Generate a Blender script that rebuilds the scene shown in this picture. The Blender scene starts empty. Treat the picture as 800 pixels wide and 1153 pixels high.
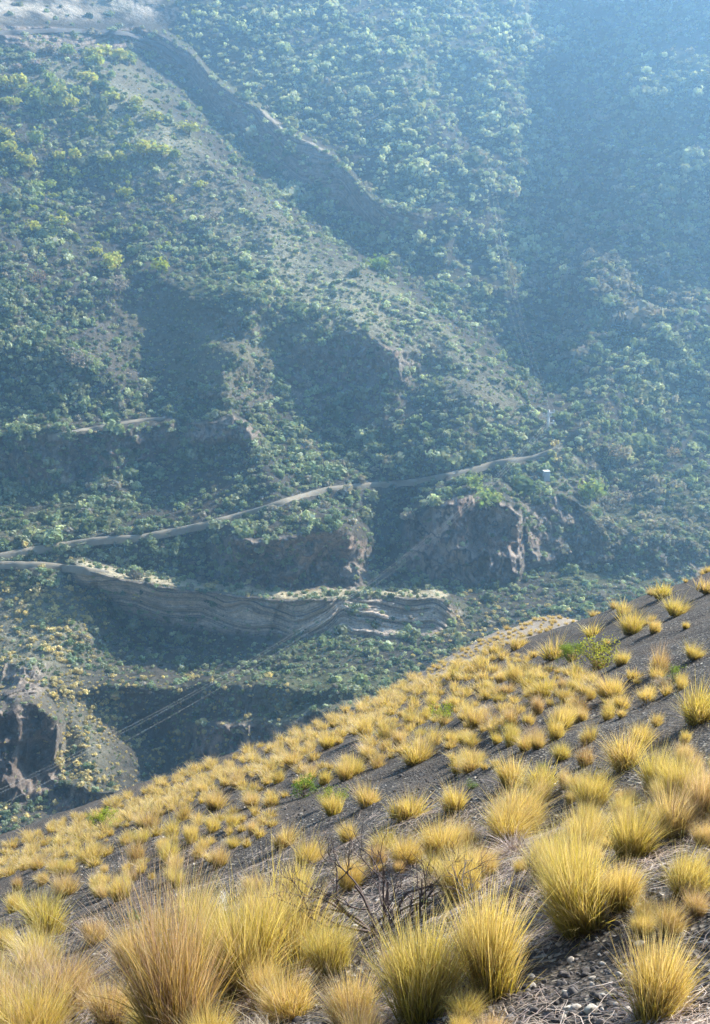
import bpy, math, random
import numpy as np
from mathutils import Vector

rng = np.random.default_rng(11)
random.seed(5)
scene = bpy.context.scene
COL = scene.collection

# ------------------------------------------------------------------ camera
PITCH = math.radians(-18.0)
FPX = 1300.0                      # focal length in photograph pixels (800 x 1153)
CU, CV = 400.0, 576.5
Fv = np.array([0, math.cos(PITCH), math.sin(PITCH)])
Uv = np.array([0, -math.sin(PITCH), math.cos(PITCH)])
Rv = np.array([1.0, 0, 0])


def ray(u, v):
    u = np.asarray(u, float); v = np.asarray(v, float)
    X = (u - CU) / FPX; Z = -(v - CV) / FPX
    return Fv + X[..., None] * Rv + Z[..., None] * Uv


cam = bpy.data.cameras.new("camera")
cam.sensor_fit = 'VERTICAL'
cam.sensor_height = 36.0
cam.lens = FPX / 1153.0 * 36.0
cam.clip_start = 0.05
cam.clip_end = 6000
camo = bpy.data.objects.new("camera", cam)
COL.objects.link(camo)
camo.location = (0, 0, 0)
camo.rotation_euler = (math.radians(90) + PITCH, 0, 0)
scene.camera = camo

# ------------------------------------------------------------------ light
SUN_AZ = math.radians(56)         # to the right of straight ahead
SUN_EL = math.radians(35)
world = bpy.data.worlds.new("World")
scene.world = world
world.use_nodes = True
wn = world.node_tree
bg = wn.nodes['Background'] if 'Background' in wn.nodes else wn.nodes.new('ShaderNodeBackground')
sky = wn.nodes.new('ShaderNodeTexSky')
sky.sky_type = 'NISHITA'
sky.sun_disc = False
sky.sun_elevation = SUN_EL
sky.sun_rotation = SUN_AZ
sky.air_density = 1.0
sky.dust_density = 0.6
sky.ozone_density = 1.5
wn.links.new(sky.outputs[0], bg.inputs[0])
bg.inputs[1].default_value = 0.078
sl = bpy.data.lights.new("sun", 'SUN')
sl.energy = 5.0
sl.angle = math.radians(0.5)
sl.color = (1.0, 0.935, 0.83)
so = bpy.data.objects.new("sun", sl)
COL.objects.link(so)
S = Vector((math.sin(SUN_AZ) * math.cos(SUN_EL), math.cos(SUN_AZ) * math.cos(SUN_EL), math.sin(SUN_EL)))
so.rotation_euler = S.to_track_quat('Z', 'Y').to_euler()
so.location = (60, 80, 120)
scene.view_settings.view_transform = 'Standard'
scene.view_settings.look = 'None'
scene.view_settings.gamma = 1
scene.view_settings.use_curve_mapping = False
scene.view_settings.exposure = 1.66
scene.cycles.max_bounces = 6
scene.cycles.diffuse_bounces = 3
scene.cycles.transmission_bounces = 4
scene.cycles.volume_bounces = 1
scene.cycles.transparent_max_bounces = 6
scene.cycles.use_denoising = True
scene.cycles.denoising_prefilter = 'NONE'
scene.cycles.denoising_quality = 'HIGH'


# ------------------------------------------------------------------ helpers
def _hash(ix, iy, iz):
    h = (ix.astype(np.int64) * 374761393 + iy.astype(np.int64) * 668265263 + iz.astype(np.int64) * 2147483647) & 0xffffffff
    h = ((h ^ (h >> 13)) * 1274126177) & 0xffffffff
    h = (h ^ (h >> 16)) & 0xffffffff
    return h.astype(np.float64) / 4294967295.0


def vnoise(x, y, z=None):
    """smooth value noise, roughly -1..1"""
    x = np.asarray(x, float); y = np.asarray(y, float)
    z = np.zeros_like(x) if z is None else np.asarray(z, float)
    x0 = np.floor(x); y0 = np.floor(y); z0 = np.floor(z)
    fx, fy, fz = x - x0, y - y0, z - z0
    fx = fx * fx * fx * (fx * (fx * 6 - 15) + 10); fy = fy * fy * fy * (fy * (fy * 6 - 15) + 10); fz = fz * fz * (3 - 2 * fz)
    out = 0
    for a in (0, 1):
        for b in (0, 1):
            for c in (0, 1):
                w = (fx if a else 1 - fx) * (fy if b else 1 - fy) * (fz if c else 1 - fz)
                out = out + w * _hash(x0 + a, y0 + b, z0 + c)
    return out * 2 - 1


def fbm(x, y, z=None, octv=4, gain=0.5):
    a, s, out = 1.0, 1.0, 0
    for k in range(octv):
        out = out + a * vnoise(x * s + 17.3 * k, y * s - 9.1 * k, None if z is None else z * s + 3.7 * k)
        a *= gain; s *= 2.03
    return out


def sstep(a, b, x):
    t = np.clip((x - a) / (b - a), 0, 1)
    return t * t * (3 - 2 * t)


def polydist(u, v, pts, ratio=False):
    """signed distance (positive = below / left of the line drawn left to right), and position along it"""
    best = np.full(u.shape, 1e9); sgn = np.zeros(u.shape); sgr = np.zeros(u.shape); par = np.zeros(u.shape)
    pts = [np.array(p, float) for p in pts]
    L = [0]
    for a, b in zip(pts[:-1], pts[1:]):
        L.append(L[-1] + np.hypot(*(b - a)))
    for i, (a, b) in enumerate(zip(pts[:-1], pts[1:])):
        d = b - a; l2 = d @ d
        t = np.clip(((u - a[0]) * d[0] + (v - a[1]) * d[1]) / l2, 0, 1)
        ex = u - (a[0] + t * d[0]); ey = v - (a[1] + t * d[1])
        dist = np.hypot(ex, ey)
        cr = d[0] * (v - a[1]) - d[1] * (u - a[0])
        m = dist < best
        best = np.where(m, dist, best); sgn = np.where(m, np.sign(cr), sgn); sgr = np.where(m, np.clip(cr / (math.sqrt(l2) * np.maximum(dist, 1e-6)), -1, 1), sgr)
        par = np.where(m, (L[i] + t * math.sqrt(l2)) / L[-1], par)
    return (best * sgn, par, sgr) if ratio else (best * sgn, par)


def link(o):
    COL.objects.link(o)
    return o


def mesh_from(name, V, Fq, mat, smooth=False, attrs=None, colors=None):
    """V (n,3); Fq (m,4) quads or (m,3) tris"""
    V = np.ascontiguousarray(V, dtype=np.float32); Fq = np.ascontiguousarray(Fq, dtype=np.int32)
    me = bpy.data.meshes.new(name)
    k = Fq.shape[1]
    me.vertices.add(len(V)); me.vertices.foreach_set('co', V.ravel())
    me.loops.add(Fq.size); me.loops.foreach_set('vertex_index', Fq.ravel())
    me.polygons.add(len(Fq))
    me.polygons.foreach_set('loop_start', np.arange(0, Fq.size, k, dtype=np.int32))
    me.polygons.foreach_set('loop_total', np.full(len(Fq), k, dtype=np.int32))
    if smooth:
        me.polygons.foreach_set('use_smooth', np.ones(len(Fq), dtype=bool))
    for an, av in (attrs or {}).items():
        at = me.attributes.new(an, 'FLOAT', 'POINT'); at.data.foreach_set('value', np.asarray(av, np.float32).ravel())
    for an, av in (colors or {}).items():
        at = me.attributes.new(an, 'FLOAT_COLOR', 'POINT')
        c = np.ones((len(V), 4), np.float32); c[:, :3] = av
        at.data.foreach_set('color', c.ravel())
    me.update(calc_edges=True)
    me.materials.append(mat)
    return me


def obj(name, me, parent=None, loc=None, rotz=0.0, scale=1.0):
    o = bpy.data.objects.new(name, me)
    if loc is not None:
        o.location = loc
    o.rotation_euler = (0, 0, rotz)
    o.scale = (scale,) * 3 if np.isscalar(scale) else scale
    if parent is not None:
        o.parent = parent
    return link(o)


def tag(o, label=None, cat=None, group=None, kind=None):
    if label: o['label'] = label
    if cat: o['category'] = cat
    if group: o['group'] = group
    if kind: o['kind'] = kind
    return o


class MB:
    """collects small solid shapes for one mesh"""
    def __init__(s): s.v = []; s.f = []

    def box(s, c, size, rot=0.0):
        cx, cy, cz = c; sx, sy, sz = [q / 2 for q in size]
        n = len(s.v); cr, sr = math.cos(rot), math.sin(rot)
        for dx, dy, dz in ((-1, -1, -1), (1, -1, -1), (1, 1, -1), (-1, 1, -1), (-1, -1, 1), (1, -1, 1), (1, 1, 1), (-1, 1, 1)):
            x, y = dx * sx, dy * sy
            s.v.append((cx + x * cr - y * sr, cy + x * sr + y * cr, cz + dz * sz))
        for q in ((0, 3, 2, 1), (4, 5, 6, 7), (0, 1, 5, 4), (1, 2, 6, 5), (2, 3, 7, 6), (3, 0, 4, 7)):
            s.f.append(tuple(n + k for k in q))

    def tube(s, pts, radii, sides=6):
        pts = [Vector(p) for p in pts]; n0 = len(s.v)
        for i, p in enumerate(pts):
            d = (pts[min(i + 1, len(pts) - 1)] - pts[max(i - 1, 0)]).normalized()
            a = d.cross(Vector((0.3, 0.2, 1)) if abs(d.z) < .9 else Vector((1, 0.2, 0))).normalized(); b = d.cross(a)
            r = radii[i] if not np.isscalar(radii) else radii
            for k in range(sides):
                w = 2 * math.pi * k / sides
                s.v.append(tuple(p + (a * math.cos(w) + b * math.sin(w)) * r))
        for i in range(len(pts) - 1):
            for k in range(sides):
                k2 = (k + 1) % sides
                s.f.append((n0 + i * sides + k, n0 + i * sides + k2, n0 + (i + 1) * sides + k2, n0 + (i + 1) * sides + k))
        s.f.append(tuple(n0 + k for k in range(sides))[::-1])
        s.f.append(tuple(n0 + (len(pts) - 1) * sides + k for k in range(sides)))

    def mesh(s, name, mat, smooth=False):
        me = bpy.data.meshes.new(name); me.from_pydata(s.v, [], s.f); me.materials.append(mat)
        if smooth:
            me.polygons.foreach_set('use_smooth', np.ones(len(me.polygons), dtype=bool))
        me.update()
        return me


# ------------------------------------------------------------------ materials
def newmat(name):
    m = bpy.data.materials.new(name); m.use_nodes = True
    nt = m.node_tree
    for n in list(nt.nodes): nt.nodes.remove(n)
    out = nt.nodes.new('ShaderNodeOutputMaterial')
    return m, nt, out


def N(nt, t, **kw):
    n = nt.nodes.new(t)
    for k, v in kw.items():
        setattr(n, k, v)
    return n


def ramp(nt, fac, stops):
    r = nt.nodes.new('ShaderNodeValToRGB')
    el = r.color_ramp.elements
    while len(el) < len(stops): el.new(0.5)
    for e, (p, c) in zip(el, stops):
        e.position = p; e.color = (*c, 1)
    nt.links.new(fac, r.inputs[0])
    return r.outputs[0]


def mixc(nt, fac, a, b, mode='MIX'):
    m = nt.nodes.new('ShaderNodeMix'); m.data_type = 'RGBA'; m.blend_type = mode
    for s, val in ((0, fac), (6, a), (7, b)):
        if hasattr(val, 'is_linked'):
            nt.links.new(val, m.inputs[s])
        elif s == 0:
            m.inputs[0].default_value = val
        else:
            m.inputs[s].default_value = (*val, 1)
    return m.outputs[2]


def noise(nt, scale, detail=4, rough=0.55, vec=None):
    n = nt.nodes.new('ShaderNodeTexNoise'); n.inputs['Scale'].default_value = scale
    n.inputs['Detail'].default_value = detail; n.inputs['Roughness'].default_value = rough
    if vec is None:
        g = nt.nodes.new('ShaderNodeNewGeometry'); vec = g.outputs['Position']
    nt.links.new(vec, n.inputs['Vector'])
    return n.outputs['Fac']


def bump(nt, h, strength, dist):
    b = nt.nodes.new('ShaderNodeBump'); b.inputs['Strength'].default_value = strength; b.inputs['Distance'].default_value = dist
    nt.links.new(h, b.inputs['Height'])
    return b.outputs[0]


def plain(name, col, rough=0.8, metal=0.0, nscale=3.0, var=0.3):
    m, nt, out = newmat(name)
    p = N(nt, 'ShaderNodeBsdfPrincipled')
    c = mixc(nt, noise(nt, nscale), tuple(q * (1 - var) for q in col), tuple(min(1, q * (1 + var)) for q in col))
    nt.links.new(c, p.inputs['Base Color'])
    p.inputs['Roughness'].default_value = rough; p.inputs['Metallic'].default_value = metal
    nt.links.new(p.outputs[0], out.inputs[0])
    return m


def foliage_mat(name, attr='tint', transl=0.4, tcol=(1.2, 1.2, 0.7), mul=1.0):
    m, nt, out = newmat(name)
    a = N(nt, 'ShaderNodeAttribute', attribute_name=attr)
    d = N(nt, 'ShaderNodeBsdfDiffuse'); t = N(nt, 'ShaderNodeBsdfTranslucent')
    nt.links.new(a.outputs['Color'], d.inputs[0])
    tc = mixc(nt, 1.0, a.outputs['Color'], tcol, 'MULTIPLY')
    nt.links.new(tc, t.inputs[0])
    mx = N(nt, 'ShaderNodeMixShader'); mx.inputs[0].default_value = transl
    nt.links.new(d.outputs[0], mx.inputs[1]); nt.links.new(t.outputs[0], mx.inputs[2])
    nt.links.new(mx.outputs[0], out.inputs[0])
    return m


# far hillside: colour of soil, dry ground and rock, some sunlight painted in
mt, nt, out = newmat('hillside_soil')
p = N(nt, 'ShaderNodeBsdfDiffuse')
at = N(nt, 'ShaderNodeAttribute', attribute_name='ground')
n1 = noise(nt, 0.35, 8, 0.65); n2 = noise(nt, 1.6, 4, 0.6)
f1 = ramp(nt, n1, [(0.25, (0.55, 0.55, 0.55)), (0.75, (1.5, 1.45, 1.4))])
c = mixc(nt, 1.0, at.outputs['Color'], f1, 'MULTIPLY')
f2 = ramp(nt, n2, [(0.3, (0.6, 0.6, 0.6)), (0.7, (1.4, 1.4, 1.4))])
c = mixc(nt, 1.0, c, f2, 'MULTIPLY')
# folded layers of the stratified bank
st = N(nt, 'ShaderNodeAttribute', attribute_name='strata')
comb = N(nt, 'ShaderNodeCombineXYZ'); nt.links.new(st.outputs['Fac'], comb.inputs[2])
ns = N(nt, 'ShaderNodeTexNoise'); ns.inputs['Scale'].default_value = 0.68; ns.inputs['Detail'].default_value = 5; ns.inputs['Roughness'].default_value = .75
nt.links.new(comb.outputs[0], ns.inputs['Vector'])
fs = ramp(nt, ns.outputs['Fac'], [(0.36, (0.25, 0.24, 0.24)), (0.46, (1.1, 1.05, 1.0)), (0.53, (2.1, 1.95, 1.75)), (0.6, (1.2, 1.1, 1.0)), (0.66, (0.4, .38, .36))])
sm = N(nt, 'ShaderNodeAttribute', attribute_name='strata_mask')
cs = mixc(nt, 1.0, c, fs, 'MULTIPLY')
c = mixc(nt, sm.outputs['Fac'], c, cs)
nt.links.new(c, p.inputs[0])
nt.links.new(bump(nt, n1, 0.9, 1.6), p.inputs['Normal'])
nt.links.new(p.outputs[0], out.inputs[0])
MAT_HILL = mt

# dark cinder of the near slope
mt, nt, out = newmat('cinder_gravel')
p = N(nt, 'ShaderNodeBsdfPrincipled'); p.inputs['Roughness'].default_value = 0.9
vor = N(nt, 'ShaderNodeTexVoronoi'); vor.inputs['Scale'].default_value = 38
g = N(nt, 'ShaderNodeNewGeometry'); nt.links.new(g.outputs['Position'], vor.inputs['Vector'])
big = noise(nt, 0.9, 5, 0.6); fine = noise(nt, 25, 5, 0.7)
sepc = N(nt, 'ShaderNodeSeparateColor'); nt.links.new(vor.outputs['Color'], sepc.inputs[0])
peb = ramp(nt, sepc.outputs[0], [(0.0, (0.014, 0.013, 0.013)), (0.6, (0.036, 0.032, 0.029)), (0.86, (0.075, 0.062, 0.052)), (0.97, (0.30, 0.27, 0.22))])
dirt = ramp(nt, fine, [(0.3, (0.022, 0.019, 0.017)), (0.7, (0.12, 0.088, 0.062))])
fd = ramp(nt, big, [(0.38, (0, 0, 0)), (0.6, (0.75, 0.75, 0.75))])
c = mixc(nt, fd, peb, dirt)
dm = N(nt, 'ShaderNodeAttribute', attribute_name='dirt')
pale = ramp(nt, fine, [(0.3, (0.17, 0.135, 0.10)), (0.7, (0.36, 0.30, 0.23))])
c = mixc(nt, dm.outputs['Fac'], c, pale)
nt.links.new(c, p.inputs['Base Color'])
ad = N(nt, 'ShaderNodeMath', operation='ADD'); nt.links.new(vor.outputs['Distance'], ad.inputs[0]); nt.links.new(fine, ad.inputs[1])
nt.links.new(bump(nt, ad.outputs[0], 0.9, 0.03), p.inputs['Normal'])
nt.links.new(p.outputs[0], out.inputs[0])
MAT_CINDER = mt


def grass_mat(name, stops, transl=0.55, dark=None):
    """t runs along the blade; rnd differs from blade to blade"""
    m, nt, out = newmat(name)
    t = N(nt, 'ShaderNodeAttribute', attribute_name='along'); r = N(nt, 'ShaderNodeAttribute', attribute_name='rnd')
    c1 = ramp(nt, t.outputs['Fac'], stops[0]); c2 = ramp(nt, t.outputs['Fac'], stops[1]); c3 = ramp(nt, t.outputs['Fac'], stops[2])
    f1 = ramp(nt, r.outputs['Fac'], [(0.30, (0, 0, 0)), (0.55, (1, 1, 1))])
    f2 = ramp(nt, r.outputs['Fac'], [(0.72, (0, 0, 0)), (0.85, (1, 1, 1))])
    c = mixc(nt, f1, c1, c2); c = mixc(nt, f2, c, c3)
    oi = N(nt, 'ShaderNodeObjectInfo')
    ov = ramp(nt, oi.outputs['Random'], [(0.0, (0.90, 0.93, 0.8)), (0.3, (1, 1.0, .95)), (0.6, (1.05, 1.02, 1.1)), (0.85, (0.98, 0.94, 1.25)), (1.0, (0.8, 0.72, 1.0))])
    c = mixc(nt, 1.0, c, ov, 'MULTIPLY')
    d = N(nt, 'ShaderNodeBsdfPrincipled'); d.inputs['Roughness'].default_value = 0.45
    d.inputs['Specular IOR Level'].default_value = 0.35
    tr = N(nt, 'ShaderNodeBsdfTranslucent')
    nt.links.new(c, d.inputs['Base Color'])
    tc = mixc(nt, 1.0, c, (1.17, 1.05, 0.68), 'MULTIPLY')
    nt.links.new(tc, tr.inputs[0])
    mx = N(nt, 'ShaderNodeMixShader'); mx.inputs[0].default_value = transl
    nt.links.new(d.outputs[0], mx.inputs[1]); nt.links.new(tr.outputs[0], mx.inputs[2])
    nt.links.new(mx.outputs[0], out.inputs[0])
    return m


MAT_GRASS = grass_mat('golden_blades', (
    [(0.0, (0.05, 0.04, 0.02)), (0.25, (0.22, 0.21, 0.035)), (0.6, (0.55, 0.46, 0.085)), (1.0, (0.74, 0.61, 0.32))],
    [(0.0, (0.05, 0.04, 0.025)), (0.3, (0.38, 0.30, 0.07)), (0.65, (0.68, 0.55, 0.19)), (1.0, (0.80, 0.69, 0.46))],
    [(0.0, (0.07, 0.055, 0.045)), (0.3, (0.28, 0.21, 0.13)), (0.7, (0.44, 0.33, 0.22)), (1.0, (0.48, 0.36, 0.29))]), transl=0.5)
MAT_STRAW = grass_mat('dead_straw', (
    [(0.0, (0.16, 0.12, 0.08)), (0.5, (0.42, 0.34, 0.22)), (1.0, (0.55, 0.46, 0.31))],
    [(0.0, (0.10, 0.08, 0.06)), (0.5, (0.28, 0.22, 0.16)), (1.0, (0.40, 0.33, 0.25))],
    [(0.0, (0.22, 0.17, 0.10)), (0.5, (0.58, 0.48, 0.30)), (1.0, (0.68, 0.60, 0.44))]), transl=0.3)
MAT_SHRUB = foliage_mat('shrub_leaves')
MAT_LEAF = foliage_mat('fresh_leaves', transl=0.5)
MAT_BARK = plain('grey_bark', (0.13, 0.10, 0.08), 0.9, 0, 12)
MAT_TWIG = plain('dead_twigs', (0.085, 0.06, 0.055), 0.9, 0, 20)
MAT_STONE = plain('pale_stone', (0.42, 0.38, 0.31), 0.85, 0, 8, 0.25)
MAT_DSTONE = plain('dark_stone', (0.09, 0.08, 0.075), 0.9, 0, 14, 0.5)
MAT_PATH = plain('path_dust', (0.24, 0.205, 0.15), 0.95, 0, 0.5, 0.25)
MAT_POLE = plain('galvanised_metal', (0.72, 0.70, 0.66), 0.6, 0.0, 2, 0.1)
MAT_WIRE = plain('aluminium_cable', (0.3, 0.3, 0.29), 0.4, 0.4, 2, 0.05)
MAT_HUT = plain('whitewashed_wall', (0.5, 0.53, 0.56), 0.8, 0, 1.5, 0.1)
MAT_PLUME = plain('white_plume', (0.85, 0.80, 0.72), 0.9, 0, 20, 0.1)

# ------------------------------------------------------------------ far hillside
du = 1.15
uc = np.arange(-12, 812.1, du)
ext = np.cumsum(1.6 * 1.075 ** np.arange(50))
us = np.concatenate([(uc[0] - ext)[::-1], uc, uc[-1] + ext])
vc = np.arange(-10, 985.1, 1.1)
extv = np.cumsum(1.6 * 1.10 ** np.arange(30)); extv = extv[extv < 260]
extd = np.cumsum(2.0 * 1.12 ** np.arange(20)); extd = extd[extd < 130]
vs = np.concatenate([(vc[0] - extv)[::-1], vc, vc[-1] + extd])
UU, VV = np.meshgrid(us, vs)
Uc = np.clip(UU, -260, 1060)

kv = [-280, -100, 0, 100, 200, 300, 400, 480, 560, 640, 700, 760, 850, 950, 1120]
kt = [1010, 880, 800, 722, 655, 596, 545, 506, 470, 436, 408, 382, 338, 296, 230]
T = np.interp(VV, kv, kt)
# the bowl of the valley: walls come closer at both sides
T = T * (1 - np.where(Uc < 430, 0.10, 0.10 * sstep(330, 150, VV) - 0.035) * ((Uc - 430) / 430.0) ** 2 * sstep(700, 300, VV))
# the foot of the near hill climbs to the right
T = T - 0.21 * (40 * np.logaddexp(0, (Uc - 150) / 40.0) - 90 * sstep(20, 220, Uc)) * (sstep(665, 790, VV) * 0.8 + 0.2 * sstep(640, 690, VV))


def ridge(pts, amp, wb, wa, e=8.0, ends=0.12, warp=0.0):
    """nearer crest (amp > 0) or gully (amp < 0) along a line; wb = reach below / left, wa = reach above / right"""
    global T
    wu = warp * (fbm(UU / 95.0 + 7, VV / 62.0, None, 3)) if warp else 0.0
    d, s, sr = polydist(Uc + wu, VV, pts, True)
    w = wa + (wb - wa) * (0.5 + 0.5 * sr)
    f = np.exp(-(np.sqrt(d * d + e * e) - e) / w)
    f *= 0.35 + 0.65 * sstep(-0.001, ends, s) * sstep(1.001, 1 - ends, s)
    T = T - amp * f


MASKC = np.zeros_like(T)      # bare rock
STR = np.zeros_like(T); STRM = np.zeros_like(T)


def cliff(pts, amp, rec, rock=1.0, fade=14, strata=0.0):
    """pts: (u, v_top, v_bottom); the brow is pulled nearer by amp metres so the face stands steep"""
    global T, MASKC, STR, STRM
    P = np.array(pts, float)
    wob = 5 * vnoise(UU / 29.0, VV / 40.0 + P[0, 1]) + 2.0 * vnoise(UU / 9.0, VV / 9.0 + P[0, 1] + 5)
    if strata: wob *= 0.3
    vt = np.interp(UU, P[:, 0], P[:, 1]) + wob; vb = np.interp(UU, P[:, 0], P[:, 2]) + wob * .5
    wl = sstep(P[0, 0] - fade, P[0, 0] + fade, UU) * sstep(P[-1, 0] + fade, P[-1, 0] - fade, UU)
    face = np.clip((vb - VV) / np.maximum(vb - vt, 1), 0, 1)
    top = np.clip(1 - (vt - VV) / rec, 0, 1); top = top * top * (3 - 2 * top)
    g = np.where(VV > vt, face, top)
    T = T - amp * g * wl
    inf = sstep(vt - 2, vt + 4, VV) * sstep(vb + 6, vb - 8, VV) * wl
    MASKC = np.maximum(MASKC, inf * rock)
    if strata:
        STR = np.where(inf > 0.01, (VV - vt), STR); STRM = np.maximum(STRM, inf * strata)
    return inf, vt, vb


# great spur that runs down to the pole, and the gully behind it
ridge([(-80, 20), (40, 55), (120, 85), (200, 150), (260, 205), (330, 262), (420, 315), (500, 375), (560, 425), (628, 495)], 36, 105, 26)
ridge([(120, 45), (215, 95), (290, 185), (370, 255), (460, 310), (535, 370), (600, 415), (650, 450)], -30, 22, 45)
# long green slope above the gully and the deep shaded ravine on its right
ridge([(300, -80), (420, 40), (500, 150), (560, 260), (585, 360)], 16, 70, 40)
ridge([(672, -90), (655, 10), (632, 80), (618, 130), (640, 175), (612, 240)], -50, 70, 54, 18, warp=40)
ridge([(690, -70), (640, 40), (604, 118), (626, 168), (584, 248), (600, 340)], -24, 34, 130, 26, warp=60)
ridge([(700, 120), (670, 180), (650, 250)], 9, 26, 26)
ridge([(560, -20), (585, 60), (560, 130), (590, 190)], 9, 26, 22)
ridge([(628, 215), (618, 320), (620, 400), (640, 455)], -24, 60, 22, 10)
ridge([(520, 10), (560, 90), (600, 150)], 12, 30, 26)
ridge([(470, 90), (500, 130), (560, 200)], -9, 20, 20)
ridge([(760, -100), (850, 30), (880, 100)], 48, 85, 140, 20)
ridge([(820, 165), (740, 225), (680, 290), (650, 350)], 30, 110, 34)
ridge([(820, 330), (740, 380), (690, 440), (640, 505)], 26, 60, 40)
ridge([(800, 430), (750, 470), (700, 530), (690, 600)], -12, 26, 26)
ridge([(735, 300), (720, 350), (690, 400)], -12, 20, 20)
# folds of the left flank
ridge([(-30, 330), (50, 330), (95, 300), (140, 288), (235, 322), (330, 340)], 20, 50, 60)
ridge([(190, 330), (175, 420), (170, 500), (190, 580)], -9, 40, 34)
ridge([(275, 380), (245, 440), (285, 500), (315, 560)], 25, 40, 30)
ridge([(-20, 385), (60, 395), (120, 410), (145, 470)], 18, 60, 26)
ridge([(355, 400), (390, 470), (380, 540)], -8, 40, 46)
ridge([(540, 430), (520, 480), (480, 530)], 10, 30, 40)
ridge([(40, 200), (90, 240), (150, 300)], -8, 30, 30)
ridge([(0, 170), (120, 180), (200, 165)], 8, 20, 40)
# mound below the trail, valley bottom
ridge([(-60, 610), (60, 608), (200, 595), (320, 568), (385, 590), (408, 625)], 26, 60, 30)
ridge([(470, 545), (440, 590), (430, 650)], -22, 26, 16)
ridge([(-60, 630), (20, 636), (80, 670), (105, 740)], 9, 240, 20)
ridge([(110, 670), (160, 710), (230, 740)], -6, 30, 30)
ridge([(150, 700), (230, 745), (330, 760)], -6, 40, 40)
ridge([(-40, 800), (60, 775), (150, 770), (260, 768), (420, 772)], 16, 30, 30)
ridge([(60, 790), (95, 830), (115, 890)], 10, 22, 22)
ridge([(160, 800), (190, 850), (180, 900)], -8, 30, 30)
# breaks of slope and cliffs
cliff([(215, 352, 450), (300, 342, 455), (380, 352, 470), (425, 385, 490), (450, 420, 520)], 13, 50, rock=0.2, fade=26)
cliff([(330, 385, 430), (400, 375, 432), (470, 395, 430)], 8, 20, rock=0.5)
cliff([(-20, 492, 545), (60, 490, 548), (130, 484, 535), (200, 474, 505)], 20, 26, rock=0.6)
cliff([(210, 475, 500), (260, 470, 500), (290, 480, 500)], 7, 14, rock=0.8)
cliff([(85, 335, 430), (160, 318, 420), (220, 335, 420)], 10, 30, rock=0.1, fade=30)
cliff([(458, 592, 640), (484, 566, 652), (525, 556, 656), (572, 562, 652), (590, 578, 645)], 30, 26, rock=1.0, fade=8)
cliff([(590, 566, 640), (625, 560, 642), (660, 576, 640), (688, 600, 636)], 15, 26, rock=0.65, fade=18)
cliff([(690, 590, 650), (740, 600, 650), (800, 620, 660)], 12, 30, rock=0.35, fade=30)
cliff([(250, 610, 662), (320, 600, 668), (380, 596, 668), (412, 612, 668)], 22, 30, rock=0.75, fade=20)
cliff([(84, 640, 655), (110, 646, 664), (140, 654, 690), (200, 664, 704), (250, 669, 710), (330, 677, 716), (420, 673, 718), (490, 673, 716), (515, 684, 700)], 21, 17, rock=0.9, strata=1.0)
cliff([(-20, 805, 905), (40, 795, 905), (66, 812, 880)], 30, 24, rock=1.0, fade=10)
cliff([(60, 886, 925), (110, 892, 925), (170, 890, 915)], 10, 12, rock=0.8)
cliff([(120, 775, 830), (250, 774, 830), (420, 776, 830)], 16, 20, rock=0.15, fade=40)
cliff([(215, 812, 850), (290, 815, 862), (400, 800, 850)], 12, 12, rock=0.7, fade=20)
cliff([(0, 745, 790), (50, 748, 785)], 8, 12, rock=0.7)
cliff([(-60, 30, 52), (0, 28, 50), (130, 34, 54), (152, 29, 56), (185, 42, 72), (215, 60, 94), (240, 90, 124), (262, 107, 148), (290, 123, 172), (320, 148, 194), (350, 163, 212), (375, 178, 226), (420, 226, 256), (480, 246, 262)], 20, 10, rock=0.7, strata=0.8)
cliff([(640, 60, 130), (700, 55, 140), (830, 90, 170)], 16, 40, rock=0.0, fade=40)

# world-anchored relief, along the view so the outline stays put
P0 = ray(UU, VV) * T[..., None]
x, y, z = P0[..., 0], P0[..., 1], P0[..., 2]
rockm = np.clip(MASKC, 0, 1)
amp = (0.35 + 0.65 * sstep(980, 640, VV))
T = T + amp * (5.5 * fbm(x / 70, y / 70, z / 70, 3) + 2.2 * fbm(x / 17, y / 17, z / 17, 3) + 0.7 * fbm(x / 4.5, y / 4.5, z / 4.5, 3, .6))
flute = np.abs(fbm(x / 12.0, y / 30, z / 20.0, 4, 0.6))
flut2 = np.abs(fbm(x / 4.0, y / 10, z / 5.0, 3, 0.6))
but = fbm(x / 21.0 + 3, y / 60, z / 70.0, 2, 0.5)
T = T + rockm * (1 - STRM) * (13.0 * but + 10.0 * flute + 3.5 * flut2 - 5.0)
# folded layers: ledges stepping in and out
fold = 6 * np.exp(-((UU - 277) / 17.0) ** 2) * np.exp(-((STR - 9) / 14.0) ** 2) * -1.0 \
     - 5 * np.exp(-((UU - 385) / 11.0) ** 2) + 5 * np.exp(-((UU - 335) / 22.0) ** 2) + 2.5 * np.sin(UU / 37.0) + 1.5 * np.sin(UU / 14.0 + 1)
STRV = (STR - fold * 2.0) * 0.33
led = vnoise(STRV * 1.2, STRV * 0 + 3.3) + 0.6 * vnoise(STRV * 2.7, STRV * 0 + 7.7)
T = T + STRM * 1.7 * led
# no deep overhangs when walking up a column
Tm = T[::-1].copy()
for i in range(1, Tm.shape[0]):
    Tm[i] = np.maximum(Tm[i], Tm[i - 1] - 1.4)
T = Tm[::-1]
FAR = ray(UU, VV) * T[..., None]

# ground colours
big = fbm(x / 60, y / 60, z / 60, 4)
soil = np.stack([0.075 + 0 * big, 0.070 + 0 * big, 0.058 + 0 * big], -1)
dry_lit = np.array([0.27, 0.255, 0.18]); rockc = np.array([0.36, 0.30, 0.25]); grnd = np.array([0.10, 0.11, 0.055]); pale = np.array([0.40, 0.36, 0.29])


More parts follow.
